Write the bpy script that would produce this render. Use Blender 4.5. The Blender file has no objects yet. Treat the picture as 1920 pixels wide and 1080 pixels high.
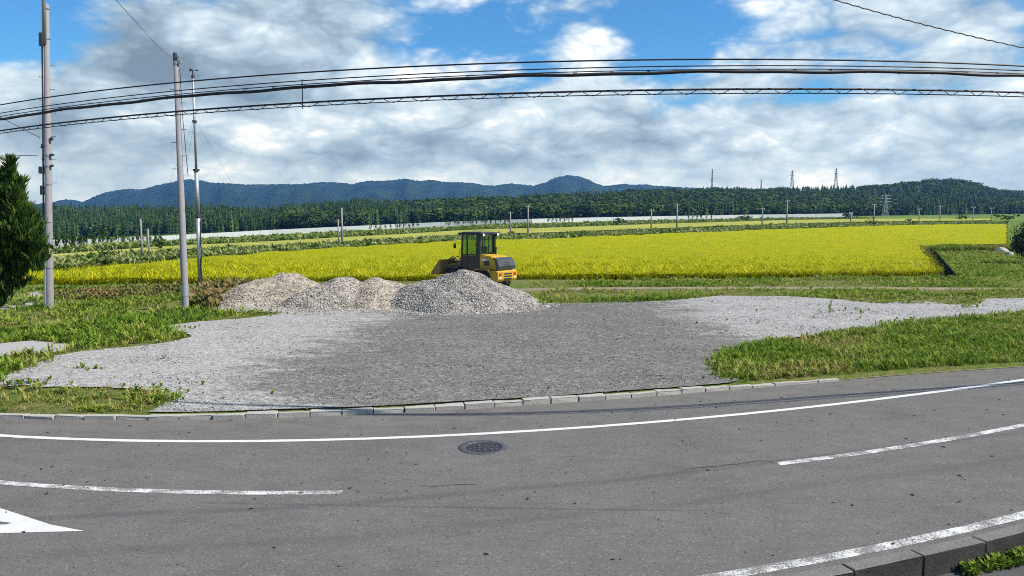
import bpy, bmesh, math, random
import numpy as np
from mathutils import Vector, Matrix
from mathutils.geometry import delaunay_2d_cdt

# ------------------------------------------------------------------ camera, sky, sun, exposure
sc = bpy.context.scene
COL = sc.collection
R = math.radians
FPX, CAM_H, PITCH = 1500.0, 3.9, math.atan(140 / 1500.0)

cd = bpy.data.cameras.new('camera')
cam = bpy.data.objects.new('camera', cd)
COL.objects.link(cam)
cam.location = (0, 0, CAM_H)
cam.rotation_euler = (math.pi / 2 - PITCH, 0, 0)
cd.sensor_width = 36
cd.lens = FPX / 1920 * 36
cd.clip_start = 0.1
cd.clip_end = 20000
sc.camera = cam

SUN_EL, SUN_AZ = 47.0, 104.0           # azimuth clockwise from +Y (the view direction)
sd = Vector((math.sin(R(SUN_AZ)) * math.cos(R(SUN_EL)), math.cos(R(SUN_AZ)) * math.cos(R(SUN_EL)), math.sin(R(SUN_EL))))
sl = bpy.data.lights.new('sun', 'SUN')
sl.energy = 5.0
sl.angle = R(0.55)
sl.color = (1.0, 0.945, 0.85)
sun = bpy.data.objects.new('sun', sl)
COL.objects.link(sun)
sun.rotation_euler = (-sd).to_track_quat('-Z', 'Y').to_euler()
sun.location = (20, -10, 40)

sc.render.engine = 'CYCLES'
sc.view_settings.view_transform = 'Standard'
sc.view_settings.look = 'None'
sc.view_settings.exposure = 0.5
sc.view_settings.gamma = 1.0
sc.view_settings.use_curve_mapping = False
sc.cycles.use_denoising = False
sc.cycles.filter_width = 1.0
sc.cycles.sample_clamp_indirect = 4.0
sc.cycles.max_bounces = 6
sc.cycles.diffuse_bounces = 3
sc.cycles.transparent_max_bounces = 8
sc.cycles.volume_bounces = 0


# ------------------------------------------------------------------ node expressions
class X:
    """a socket with arithmetic"""
    nt = None

    def __init__(self, s): self.s = s
    def __add__(a, b): return mth('ADD', a, b)
    def __radd__(a, b): return mth('ADD', a, b)
    def __sub__(a, b): return mth('SUBTRACT', a, b)
    def __rsub__(a, b): return mth('SUBTRACT', b, a)
    def __mul__(a, b): return mth('MULTIPLY', a, b)
    def __rmul__(a, b): return mth('MULTIPLY', a, b)
    def __truediv__(a, b): return mth('DIVIDE', a, b)


def put(sock, v):
    if isinstance(v, X): X.nt.links.new(v.s, sock)
    elif hasattr(v, 'is_linked'): X.nt.links.new(v, sock)
    else: sock.default_value = v


def mth(op, *a, clamp=False):
    n = X.nt.nodes.new('ShaderNodeMath'); n.operation = op; n.use_clamp = clamp
    for i, v in enumerate(a): put(n.inputs[i], v)
    return X(n.outputs[0])


def sstep(v, lo, hi, a=0.0, b=1.0):
    n = X.nt.nodes.new('ShaderNodeMapRange'); n.interpolation_type = 'SMOOTHSTEP'
    put(n.inputs[0], v); put(n.inputs[1], lo); put(n.inputs[2], hi); put(n.inputs[3], a); put(n.inputs[4], b)
    return X(n.outputs[0])


def vec(x, y, z):
    n = X.nt.nodes.new('ShaderNodeCombineXYZ')
    put(n.inputs[0], x); put(n.inputs[1], y); put(n.inputs[2], z)
    return X(n.outputs[0])


def sep(v):
    n = X.nt.nodes.new('ShaderNodeSeparateXYZ'); put(n.inputs[0], v)
    return [X(o) for o in n.outputs]


def noise(v, scale, detail=4, rough=0.55, dist=0.0):
    n = X.nt.nodes.new('ShaderNodeTexNoise')
    if v is not None: put(n.inputs['Vector'], v)
    put(n.inputs['Scale'], scale); put(n.inputs['Detail'], detail); put(n.inputs['Roughness'], rough); put(n.inputs['Distortion'], dist)
    return X(n.outputs[0])


def voro(v, scale, out='Color', rnd=1.0):
    n = X.nt.nodes.new('ShaderNodeTexVoronoi')
    if v is not None: put(n.inputs['Vector'], v)
    put(n.inputs['Scale'], scale); put(n.inputs['Randomness'], rnd)
    return X(n.outputs[out])


def mixc(f, a, b, blend='MIX'):
    n = X.nt.nodes.new('ShaderNodeMix'); n.data_type = 'RGBA'; n.blend_type = blend
    put(n.inputs[0], f)
    for i, v in ((6, a), (7, b)):
        put(n.inputs[i], tuple(v) + (1,) if isinstance(v, tuple) and len(v) == 3 else v)
    return X(n.outputs[2])


def ramp(f, stops):
    n = X.nt.nodes.new('ShaderNodeValToRGB'); put(n.inputs[0], f)
    e = n.color_ramp.elements
    while len(e) < len(stops): e.new(0.5)
    for k, (p, c) in zip(e, stops): k.position = p; k.color = tuple(c) + (1,)
    return X(n.outputs[0])


def attr(name):
    n = X.nt.nodes.new('ShaderNodeAttribute'); n.attribute_name = name
    return X(n.outputs['Fac'])


def pos(kind='Object'):
    n = X.nt.nodes.new('ShaderNodeTexCoord')
    return X(n.outputs[kind])


def mapv(v, scale=(1, 1, 1)):
    n = X.nt.nodes.new('ShaderNodeMapping'); put(n.inputs[0], v); n.inputs['Scale'].default_value = scale
    return X(n.outputs[0])


def px_dir(px, py):
    dx, dy = (px - 960) / FPX, -(py - 540) / FPX
    c, s = math.cos(PITCH), math.sin(PITCH)
    return Vector((dx, c + dy * s, -s + dy * c))


def azel(px, py):
    d = px_dir(px, py).normalized()
    return math.degrees(math.atan2(d.x, d.y)), math.degrees(math.asin(d.z))


# ------------------------------------------------------------------ world: clear sky with cloud banks
world = bpy.data.worlds.new('World')
sc.world = world
world.use_nodes = True
world.cycles.sampling_method = 'MANUAL'
world.cycles.sample_map_resolution = 256
X.nt = world.node_tree
X.nt.nodes.clear()
sky = X.nt.nodes.new('ShaderNodeTexSky')
sky.sky_type = 'NISHITA'
sky.sun_disc = False
sky.sun_elevation = R(SUN_EL)
sky.sun_rotation = R(SUN_AZ)
sky.air_density = 1.0
sky.dust_density = 0.2
sky.ozone_density = 2.0
gen = pos('Generated')
wx, wy, wz = sep(gen)
wz = mth('MAXIMUM', wz, 0.0)
az = mth('ARCTAN2', wx, wy) * 57.29578
el = mth('ARCSINE', wz) * 57.29578
# cloud billows: the same field sampled again a little higher, so that tops read lit and bases grey
warp = noise(vec(wx, wy, wz * 2.0), 9.0, 2, 0.6)
wv = (warp - 0.5) * 0.07
warp2 = noise(vec(wy + 7.0, wx, wz * 2.0), 11.0, 2, 0.6)


def billow(dz, d):
    p = vec(az * 0.01745 + wv, wz * 2.2 + (warp2 - 0.5) * 0.07 + dz, 0.0)
    n = X.nt.nodes.new('ShaderNodeTexVoronoi')
    n.feature = 'F1'
    n.voronoi_dimensions = '2D'
    put(n.inputs['Vector'], p)
    n.inputs['Scale'].default_value = 6.0
    n.inputs['Detail'].default_value = d
    n.inputs['Roughness'].default_value = 0.55
    n.inputs['Lacunarity'].default_value = 2.3
    return 1.0 - X(n.outputs['Distance'])


b1 = billow(0.0, 3.0)
b2 = billow(0.035, 0.0)
n1 = noise(vec(wx, wy, wz * 2.6), 5.0, 5, 0.58)
streak = noise(vec(wx, wy, wz * 8.0), 6.0, 5, 0.62)
CL = [  # cloud banks: px, py, rx, ry, cover, brightness
    (470, 60, 260, 110, .36, -.06), (330, 125, 190, 55, .30, -.26), (650, 65, 100, 80, .22, .12),
    (40, 50, 130, 80, -.32, 0), (600, 40, 150, 80, .22, .06), (250, 50, 110, 70, .16, -.06), (870, 55, 110, 70, -.26, 0), (760, 130, 100, 30, .06, .08), (1290, 60, 90, 80, -.30, 0),
    (1060, 35, 110, 40, .24, .04), (1120, 92, 90, 24, .30, .06), (850, 125, 70, 40, .24, .14),
    (1650, 75, 300, 110, .34, .06), (1890, 30, 110, 60, .10, -.22), (1480, 185, 420, 16, -.20, 0),
    (590, 225, 190, 46, .16, .10), (820, 222, 170, 40, .20, .20), (1180, 188, 190, 38, .24, .22),
    (860, 290, 230, 22, .10, -.24), (1150, 266, 210, 20, .10, -.18), (600, 295, 160, 20, .08, -.12),
    (60, 185, 140, 60, .26, .04), (480, 312, 70, 26, .1, .16), (470, 236, 45, 26, .1, .2),
    (1512, 318, 50, 30, .1, .08), (1455, 254, 60, 16, .1, .14), (1850, 350, 170, 34, .0, -.14), (200, 250, 220, 50, .1, -.05),
]
def vmath(op, *a, out=0):
    n = X.nt.nodes.new('ShaderNodeVectorMath'); n.operation = op
    for i, v in enumerate(a): put(n.inputs[i], v)
    return X(n.outputs[out])


def madd(a, b, c): return mth('MULTIPLY_ADD', a, b, c)


ae = vec(az, el, 0.0)
cov, bri = 0.0, 0.0
for (px, py, rx, ry, wc, wb) in CL:
    a0, e0 = azel(px, py)
    a1, e1 = max(abs(azel(px + rx, py)[0] - a0), .1), max(abs(azel(px, py - ry)[1] - e0), .1)
    q = vmath('MULTIPLY_ADD', ae, (1 / a1, 1 / e1, 0), (-a0 / a1, -e0 / e1, 0))
    g = mth('POWER', 0.449, vmath('DOT_PRODUCT', q, q, out=1))
    if wc: cov = madd(g, wc, cov)
    if wb: bri = madd(g, wb, bri)
low = sstep(el, 5.0, 10.5, 0.62, 0.0)
calm = sstep(el, 0.5, 6.0, 0.6, 1.0)
dens = n1 * 1.0 + b1 * 0.40 + cov + low - 0.12
mask = sstep(dens, 0.44, 0.80)
lit = (b1 - b2) * 0.50
bb = (lit * 1.3 + (n1 - 0.5) * 0.60 + (b1 - 0.55) * 0.45 + (streak - 0.5) * 0.30) * calm * 0.86 + bri * 1.1 + 0.925 + sstep(el, 7.0, 2.0, 0.0, 0.06) + sstep(dens, 0.55, 1.25, 0.08, -0.06)
cloud = ramp(bb, [(0.0, (.17, .23, .29)), (0.30, (.275, .37, .455)), (0.55, (.41, .525, .63)), (0.80, (.61, .715, .80)), (1.0, (.93, .94, .95))])
skyc = mixc(1.0, X(sky.outputs[0]), (0.036, 0.080, 0.116), 'MULTIPLY')
col = mixc(mask, skyc, cloud)
bg = X.nt.nodes.new('ShaderNodeBackground')
put(bg.inputs[0], col)
bg.inputs[1].default_value = 0.90
wo = X.nt.nodes.new('ShaderNodeOutputWorld')
X.nt.links.new(bg.outputs[0], wo.inputs[0])


# ------------------------------------------------------------------ materials
def material(name, fn, rough=0.9, bump=None, spec=0.3, metal=0.0, trans=None):
    m = bpy.data.materials.new(name)
    m.use_nodes = True
    X.nt = m.node_tree
    b = X.nt.nodes['Principled BSDF']
    b.inputs['Roughness'].default_value = rough
    b.inputs['Specular IOR Level'].default_value = spec
    b.inputs['Metallic'].default_value = metal
    r = fn()
    h = None
    if isinstance(r, tuple) and isinstance(r[0], X): r, h = r
    if isinstance(r, X): put(b.inputs['Base Color'], r)
    else: b.inputs['Base Color'].default_value = tuple(r) + (1,)
    if h is not None:
        n = X.nt.nodes.new('ShaderNodeBump')
        n.inputs['Strength'].default_value = bump[0]
        n.inputs['Distance'].default_value = bump[1]
        put(n.inputs['Height'], h)
        X.nt.links.new(n.outputs[0], b.inputs['Normal'])
    if trans:
        t = X.nt.nodes.new('ShaderNodeBsdfTranslucent')
        if isinstance(r, X): put(t.inputs[0], r)
        mx = X.nt.nodes.new('ShaderNodeMixShader'); mx.inputs[0].default_value = trans
        X.nt.links.new(b.outputs[0], mx.inputs[1]); X.nt.links.new(t.outputs[0], mx.inputs[2])
        X.nt.links.new(mx.outputs[0], X.nt.nodes['Material Output'].inputs[0])
    return m


def f_asphalt():
    p = pos('Object')
    lat = attr('lat')                       # metres from the far kerb towards the camera
    c = noise(p, 42, 4, 0.75)
    v = voro(p, 55)
    vs = sep(v)[0]
    big = noise(p, 0.55, 5, 0.6)
    mid = noise(mapv(p, (.7, 1.6, 1)), 2.2, 5, 0.65)
    base = ramp(c * 0.45 + big * 0.38 + mid * 0.4 - .12, [(0.25, (.080, .077, .071)), (0.5, (.126, .121, .113)), (0.8, (.170, .164, .153))])
    base = mixc(sstep(vs, 0.93, 0.97) * 0.28, base, (.34, .34, .33))
    base = mixc(sstep(vs, 0.10, 0.04) * 0.6, base, (.045, .045, .047))
    wob = lat + (noise(p, 0.35, 2, 0.5) - 0.5) * 0.5
    tr = sstep(mth('ABSOLUTE', wob - 5.0), 0.16, 0.02) + sstep(mth('ABSOLUTE', wob - 6.15), 0.2, 0.02) * 0.7
    base = mixc(tr * sstep(mid, 0.30, 0.6) * 0.5, base, (.062, .062, .066))
    dusty = sstep(wob, 1.5, 0.5) * sstep(mid, 0.3, 0.7)
    base = mixc(dusty * 0.5, base, (.165, .155, .135))
    return base, c + vs * 0.3


M_asphalt = material('asphalt', f_asphalt, 0.85, (0.5, 0.01), spec=0.12)


def f_pave():
    p = pos('Object')
    c = noise(p, 60, 4, 0.7); b = noise(p, 1.3, 4, 0.6)
    return ramp(c * .5 + b * .5, [(0.3, (.055, .055, .055)), (0.7, (.11, .11, .108))]), c


M_pave = material('old_asphalt', f_pave, 0.9, (0.5, 0.01), spec=0.12)


def f_paint(worn):
    def f():
        p = pos('Object')
        c = noise(p, 38, 5, 0.8); b = noise(p, 3.0, 4, 0.6)
        w = sstep(c * .7 + b * .5, worn, worn - 0.1)
        return mixc(w, mixc(b, (.42, .42, .40), (.70, .70, .68)), (.16, .157, .15)), c
    return f


M_paint = material('road_paint', f_paint(0.50), 0.75, (0.3, 0.006))
M_paint_worn = material('road_paint_worn', f_paint(0.66), 0.8, (0.3, 0.006))
M_paint_new = material('road_paint_bright', f_paint(0.40), 0.7, (0.3, 0.006))


def f_concrete(a, b, stain):
    def f():
        p = pos('Object')
        c = noise(p, 30, 5, 0.7); g = noise(p, 2.2, 5, 0.65)
        r = attr('rnd')
        k = ramp(c * .45 + g * .55, [(0.3, a), (0.68, b)])
        k = mixc(sstep(g, 0.5, 0.68) * 0.5, k, stain)
        return k, c
    return f


M_kerb = material('kerb_concrete', f_concrete((.27, .26, .235), (.46, .445, .40), (.22, .20, .165)), 0.9, (0.6, 0.02))
M_kerb_dark = material('shade_toned_kerb_concrete', f_concrete((.05, .05, .047), (.17, .165, .15), (.04, .042, .034)), 0.95, (0.7, 0.02))
def f_kerb2():  # upright faces coloured darker than the tops: shade painted into the concrete
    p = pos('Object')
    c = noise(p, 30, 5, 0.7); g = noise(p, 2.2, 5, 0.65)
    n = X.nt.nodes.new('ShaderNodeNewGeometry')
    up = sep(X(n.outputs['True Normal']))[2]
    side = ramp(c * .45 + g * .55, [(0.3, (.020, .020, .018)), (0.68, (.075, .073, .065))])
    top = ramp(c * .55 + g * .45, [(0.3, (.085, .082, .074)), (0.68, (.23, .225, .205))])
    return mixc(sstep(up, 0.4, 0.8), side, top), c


M_kerb_dark = material('shade_toned_kerb_concrete', f_kerb2, 0.95, (0.7, 0.02), spec=.1)
M_slab = material('slab_concrete', f_concrete((.27, .275, .28), (.38, .385, .39), (.22, .22, .2)), 0.9, (0.3, 0.01))
M_pole = material('pole_concrete', f_concrete((.19, .182, .19), (.31, .295, .30), (.14, .135, .14)), 0.85, (0.3, 0.01))
M_wall = material('barrier_concrete', f_concrete((.36, .385, .39), (.50, .52, .53), (.30, .32, .32)), 0.8, (0.2, 0.02))


def f_gravel():
    p = pos('Object')
    x, y, z = sep(p)
    def blob(cx, cy, rx, ry):
        a = (x - cx) / rx; b = (y - cy) / ry
        return mth('EXPONENT', (a * a + b * b) * -1.0)
    big = noise(p, 0.16, 5, 0.62)
    mid = noise(mapv(p, (0.55, 1.5, 1)), 0.9, 6, 0.66)
    v = voro(p, 13); v2 = voro(p, 30)
    s1 = sep(v)[0]; s2 = sep(v2)[1]
    dark = blob(0.8, 24.5, 6.0, 8.0) * 1.3 + blob(-1.5, 18.5, 4.5, 3.4) * 1.0 + blob(4.5, 20.5, 4.5, 3.2) * .8 + blob(-.5, 30, 4, 4) * .5 + blob(4.2, 33, 4, 4) * .5
    dark = sstep(dark + (mid - .5) * 1.6 + (big - .5) * 1.0 + (noise(p, 3.2, 5, .7) - .5) * .9, 0.28, 0.80)
    light = ramp(s1 * .42 + s2 * .42 + mid * .25 - .04, [(0.10, (.14, .137, .132)), (0.35, (.29, .283, .270)), (0.65, (.390, .382, .366)), (0.95, (.53, .52, .50))])
    dk = ramp(s1 * .36 + s2 * .36 + mid * .4 - .06, [(0.15, (.07, .068, .060)), (0.5, (.145, .141, .128)), (0.9, (.30, .29, .27))])
    c = mixc(dark * 0.96, light, dk)
    rut = noise(mapv(p, (0.10, 1.6, 1)), 1.3, 5, 0.6, 0.6)
    c = mixc(sstep(rut, 0.54, 0.68) * 0.26, c, (.125, .115, .095))
    earth = sstep(noise(p, 0.5, 6, 0.7), 0.60, 0.74)
    c = mixc(earth * 0.42, c, (.17, .15, .115))
    return c, s1 + s2 * .6


M_gravel = material('lot_gravel', f_gravel, 0.95, (0.9, 0.04), spec=0.03)


def f_ground():
    p = pos('Object')
    x, y, z = sep(p)
    a = noise(p, 0.35, 6, 0.65); b = noise(p, 3.5, 5, 0.7); c = noise(p, 18, 4, 0.7)
    k = ramp(b * .5 + c * .5, [(0.34, (.045, .068, .014)), (0.48, (.095, .145, .026)), (0.66, (.19, .205, .062))])
    dry = sstep(a + (b - .5) * .8, 0.44, 0.62)
    k = mixc(dry * 0.5 * sstep(x, 26, 18), k, (.21, .165, .085))
    far = sstep(y, 60, 130)
    fs = noise(mapv(p, (0.012, 0.06, 1)), 1.0, 4, 0.6)
    fk = ramp(fs * .6 + b * .4, [(0.35, (.060, .105, .020)), (0.5, (.110, .175, .032)), (0.68, (.20, .24, .055))])
    return mixc(far, k, fk), b + c


M_ground = material('meadow_ground', f_ground, 0.95, (0.8, 0.08), spec=0.03)


def f_leaf(stops, var=1.0):
    def f():
        r = attr('rnd')
        g = noise(pos('Object'), 0.22, 4, 0.6) * .6 + noise(pos('Object'), 0.03, 3, 0.6) * .4
        return ramp(r * .62 * var + g * .75 - .18, stops)
    return f


M_grass = material('grass_blades', f_leaf([(0.08, (.072, .140, .012)), (0.34, (.150, .240, .025)), (0.54, (.235, .300, .042)), (0.74, (.33, .31, .085)), (0.94, (.32, .225, .12))]), 0.65, spec=0.08, trans=0.3)
M_grass_dry = material('dry_weeds', f_leaf([(0.1, (.07, .10, .02)), (0.4, (.16, .16, .045)), (0.65, (.27, .20, .085)), (0.9, (.30, .15, .07))]), 0.75, spec=0.08, trans=0.25)
M_rice = material('rice_plants', f_leaf([(0.05, (.19, .22, .004)), (0.35, (.33, .35, .005)), (0.65, (.44, .43, .007)), (0.95, (.55, .49, .03))]), 0.6, spec=0.08, trans=0.25)


def f_rice():
    p = pos('Object')
    a = noise(p, 5.5, 5, 0.75); b = noise(mapv(p, (.12, .05, 1)), 1.0, 5, 0.65); c = noise(p, .9, 4, .6)
    k = ramp(a * .8 + c * .25 - .02, [(0.28, (.15, .18, .003)), (0.45, (.30, .32, .005)), (0.6, (.41, .405, .007)), (0.8, (.54, .48, .02))])
    return mixc(sstep(b, .42, .66) * .38, k, (.27, .32, .006)), a


M_rice_sheet = material('rice_canopy', f_rice, 0.8, (1.0, 0.25), spec=0.03)
M_pale = material('pale_field', lambda: ramp(noise(mapv(pos('Object'), (.1, .3, 1)), 1.0, 6, .7), [(0.35, (.17, .20, .04)), (0.5, (.30, .30, .055)), (0.65, (.40, .37, .11))]), 0.9, spec=0.03)
M_weed = material('levee_weeds', f_leaf([(0.05, (.055, .100, .018)), (0.35, (.115, .175, .034)), (0.6, (.20, .255, .060)), (0.85, (.32, .34, .14))]), 0.75, spec=0.08, trans=0.25)
M_conifer = material('conifer_needles', f_leaf([(0.08, (.007, .019, .006)), (0.35, (.014, .034, .010)), (0.6, (.028, .058, .015)), (0.92, (.062, .100, .024))]), 0.85, spec=0.08)
M_broad = material('broad_leaves', f_leaf([(0.08, (.016, .034, .008)), (0.35, (.032, .062, .013)), (0.6, (.056, .094, .020)), (0.92, (.105, .145, .032))]), 0.8, spec=0.08, trans=0.15)
M_juniper = material('juniper_sprays', f_leaf([(0.05, (.012, .036, .008)), (0.35, (.030, .072, .013)), (0.6, (.065, .118, .020)), (0.92, (.14, .185, .035))]), 0.7, spec=0.08, trans=0.2)
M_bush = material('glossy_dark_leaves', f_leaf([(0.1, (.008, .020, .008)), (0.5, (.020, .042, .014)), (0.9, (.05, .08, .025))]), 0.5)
M_trunk = material('bark', lambda: ramp(noise(mapv(pos('Object'), (6, 6, 1)), 3, 5, .7), [(0.3, (.045, .032, .022)), (0.7, (.12, .09, .065))]), 0.95)


def f_mtn():
    p = pos('Object')
    a = noise(p, .012, 8, .7); b = noise(p, .0035, 4, .6)
    return ramp(a * .6 + b * .5, [(0.35, (.006, .012, .008)), (0.55, (.012, .024, .012)), (0.75, (.030, .048, .020))]), a


M_mtn = material('mountain_woods', f_mtn, 0.95, (1.0, 14.0), spec=0.03)


def f_hill():
    a = noise(pos('Object'), .25, 6, .7)
    return ramp(a, [(0.35, (.010, .024, .009)), (0.65, (.035, .065, .018))]), a


M_hill = material('wood_floor', f_hill, 0.95, (1.0, 1.0), spec=0.03)


def f_stone(stops):
    def f():
        r = attr('rnd')
        c = noise(pos('Object'), 40, 3, .6)
        return ramp(r * .85 + (c - .5) * .4 + .06, stops)
    return f


M_stone = material('crushed_stone', f_stone([(0.05, (.13, .12, .108)), (0.35, (.25, .235, .215)), (0.7, (.36, .34, .31)), (0.97, (.52, .49, .45))]), 0.9)
M_stone_tan = material('tan_crushed_stone', f_stone([(0.05, (.17, .145, .112)), (0.4, (.30, .265, .21)), (0.75, (.40, .36, .295)), (0.97, (.54, .49, .42))]), 0.9)
M_lotstone = material('loose_lot_stone', f_stone([(0.05, (.13, .127, .12)), (0.4, (.26, .257, .25)), (0.8, (.37, .367, .358)), (0.98, (.54, .535, .52))]), 0.9)


def f_heap(a, b):
    def f():
        p = pos('Object')
        v = sep(voro(p, 14))[0]; n = noise(p, 1.2, 5, .65)
        return ramp(v * .55 + n * .45, [(0.2, a), (0.8, b)]), v
    return f


M_heap = material('heap_core_grey', f_heap((.17, .16, .145), (.37, .35, .32)), .95, (1.0, .06))
M_heap_tan = material('heap_core_tan', f_heap((.25, .215, .17), (.47, .425, .35)), .95, (1.0, .05))


def flatm(name, c, rough=.5, metal=0., spec=.5, var=.25, sc_=8):
    def f():
        n = noise(pos('Object'), sc_, 5, .65)
        lo = tuple(v * (1 - var) for v in c); hi = tuple(min(1, v * (1 + var)) for v in c)
        return ramp(n, [(.3, lo), (.7, hi)])
    return material(name, f, rough, None, spec, metal)


def f_yellow():
    p = pos('Object')
    n = noise(p, 3.0, 6, .7); d = noise(p, 9.0, 5, .75)
    k = ramp(n, [(.3, (.42, .255, .016)), (.7, (.56, .35, .02))])
    return mixc(sstep(n * .6 + d * .5, .54, .68) * .75, k, (.17, .125, .07))


M_yellow = material('loader_yellow_paint', f_yellow, .55, None, .35)
M_dull = flatm('dull_mud_and_shade_yellow', (.24, .155, .045), .75, 0, .3, .35, 7)
M_black = flatm('black_paint', (.014, .015, .014), .45)
M_grey = flatm('dark_grey_panel', (.045, .05, .055), .5)
M_tyre = flatm('tyre_rubber', (.022, .022, .022), .9, 0, .2)
M_steel = flatm('galvanised_steel', (.38, .39, .40), .5, .6, .5, .2, 12)
M_darksteel = flatm('dark_fittings', (.05, .05, .055), .6, .2)
M_cable = flatm('black_cable_sheath', (.012, .012, .014), .6)
M_white = flatm('white_plastic', (.68, .69, .70), .5, 0, .5, .08)
M_lamp = flatm('lamp_lens', (.85, .85, .82), .15, 0, .7, .05)
M_red = flatm('red_lens', (.35, .02, .015), .25)
M_seat = flatm('seat_vinyl', (.03, .035, .03), .6)
M_iron = flatm('cast_iron', (.035, .033, .037), .65, .3, .4, .4, 14)
M_iron2 = flatm('worn_iron', (.085, .082, .088), .6, .3, .3, .4, 18)
M_ditch_shade = flatm('ditch_painted_shade', (.016, .016, .012), .95, 0, .1)  # near-black ditch lining, the shade inside put into its colour
M_dirt = flatm('bare_earth', (.22, .18, .125), .95, 0, .2, .35, 2.5)
M_leaf = flatm('fallen_leaf', (.045, .032, .02), .9, 0, .2, .5, 3)
M_pylon = flatm('pylon_steel', (.30, .33, .35), .6, .3)
M_tar = flatm('crack_tar', (.03, .03, .03), .9, 0, .2)
M_stump = flatm('weathered_pale_stone', (.40, .38, .34), .9, 0, .2, .3, 3)


def glass_mat():
    m = bpy.data.materials.new('cab_glass')
    m.use_nodes = True
    nt = m.node_tree
    b = nt.nodes['Principled BSDF']
    b.inputs['Base Color'].default_value = (.60, .72, .66, 1)
    b.inputs['Roughness'].default_value = .03
    t = nt.nodes.new('ShaderNodeBsdfTransparent')
    t.inputs[0].default_value = (.70, .82, .76, 1)
    g = nt.nodes.new('ShaderNodeBsdfGlossy')
    g.inputs['Roughness'].default_value = .03
    x = nt.nodes.new('ShaderNodeMixShader'); x.inputs[0].default_value = .07
    nt.links.new(t.outputs[0], x.inputs[1]); nt.links.new(g.outputs[0], x.inputs[2])
    nt.links.new(x.outputs[0], nt.nodes['Material Output'].inputs[0])
    return m


M_glass = glass_mat()


# ------------------------------------------------------------------ object helpers
def tag(o, label=None, cat=None, group=None, kind=None):
    if label: o['label'] = label
    if cat: o['category'] = cat
    if group: o['group'] = group
    if kind: o['kind'] = kind
    return o


def empty(name, loc=(0, 0, 0), rz=0.0):
    o = bpy.data.objects.new(name, None)
    o.empty_display_size = .2
    COL.objects.link(o)
    o.location = loc
    o.rotation_euler = (0, 0, rz)
    return o


def link(name, me, m, parent=None, smooth=False):
    if m is not None and not me.materials: me.materials.append(m)
    o = bpy.data.objects.new(name, me)
    COL.objects.link(o)
    if parent is not None: o.parent = parent
    if smooth: me.shade_smooth()
    return o


class MB:
    def __init__(self): self.v = []; self.f = []

    def add(self, vs, fs):
        k = len(self.v)
        self.v += [tuple(v) for v in vs]
        self.f += [tuple(i + k for i in f) for f in fs]
        return self

    def box(self, c, s, rot=None, bev=0.0):
        hx, hy, hz = s[0] / 2, s[1] / 2, s[2] / 2
        c = Vector(c)
        if bev <= 0:
            vs = [Vector((x, y, z)) for z in (-hz, hz) for y in (-hy, hy) for x in (-hx, hx)]
            fs = [(0, 2, 3, 1), (4, 5, 7, 6), (0, 1, 5, 4), (2, 6, 7, 3), (0, 4, 6, 2), (1, 3, 7, 5)]
        else:
            bm = bmesh.new()
            bmesh.ops.create_cube(bm, size=1.0)
            for v in bm.verts: v.co = Vector((v.co.x * s[0], v.co.y * s[1], v.co.z * s[2]))
            bmesh.ops.bevel(bm, geom=bm.edges[:], offset=bev, segments=2, affect='EDGES', profile=.6)
            bm.verts.index_update()
            vs = [v.co.copy() for v in bm.verts]; fs = [tuple(v.index for v in f.verts) for f in bm.faces]
            bm.free()
        if rot is not None: vs = [rot @ v for v in vs]
        return self.add([v + c for v in vs], fs)

    def hexa(self, b, t):                  # 4 bottom points, 4 top points (same winding)
        return self.add(list(b) + list(t), [(3, 2, 1, 0), (4, 5, 6, 7), (0, 1, 5, 4), (1, 2, 6, 5), (2, 3, 7, 6), (3, 0, 4, 7)])

    def prism(self, prof, y0, y1):         # profile in (x,z), extruded along y
        n = len(prof)
        vs = [(x, y0, z) for x, z in prof] + [(x, y1, z) for x, z in prof]
        fs = [tuple(range(n)), tuple(range(2 * n - 1, n - 1, -1))] + [(i, i + n, (i + 1) % n + n, (i + 1) % n) for i in range(n)]
        return self.add(vs, fs)

    def tube(self, pts, r, n=8, cap=True):
        pts = [Vector(p) for p in pts]
        rs = r if isinstance(r, (list, tuple)) else [r] * len(pts)
        k = len(self.v)
        up = Vector((0, 0, 1))
        for i, p in enumerate(pts):
            d = (pts[min(i + 1, len(pts) - 1)] - pts[max(i - 1, 0)]).normalized()
            a = d.cross(up)
            if a.length < .05: a = d.cross(Vector((1, 0, 0)))
            a.normalize(); b = d.cross(a).normalized()
            for j in range(n):
                t = 2 * math.pi * j / n
                self.v.append(tuple(p + (a * math.cos(t) + b * math.sin(t)) * rs[i]))
        for i in range(len(pts) - 1):
            for j in range(n):
                q = (j + 1) % n
                self.f.append((k + i * n + j, k + i * n + q, k + (i + 1) * n + q, k + (i + 1) * n + j))
        if cap:
            self.f.append(tuple(k + j for j in range(n))[::-1])
            self.f.append(tuple(k + (len(pts) - 1) * n + j for j in range(n)))
        return self

    def lathe(self, prof, n=24, axis='z', c=(0, 0, 0)):   # prof: (r, h)
        k = len(self.v); c = Vector(c)
        for r, h in prof:
            for j in range(n):
                t = 2 * math.pi * j / n
                a, b = r * math.cos(t), r * math.sin(t)
                p = (a, b, h) if axis == 'z' else (a, h, b)
                self.v.append(tuple(Vector(p) + c))
        for i in range(len(prof) - 1):
            for j in range(n):
                q = (j + 1) % n
                self.f.append((k + i * n + j, k + i * n + q, k + (i + 1) * n + q, k + (i + 1) * n + j))
        return self

    def mesh(self, name):
        me = bpy.data.meshes.new(name)
        me.from_pydata(self.v, [], self.f)
        bm = bmesh.new(); bm.from_mesh(me)
        bmesh.ops.recalc_face_normals(bm, faces=bm.faces[:])
        bm.to_mesh(me); bm.free()
        me.update()
        return me

    def build(self, name, m, parent=None, smooth=False):
        return link(name, self.mesh(name), m, parent, smooth)


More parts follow.
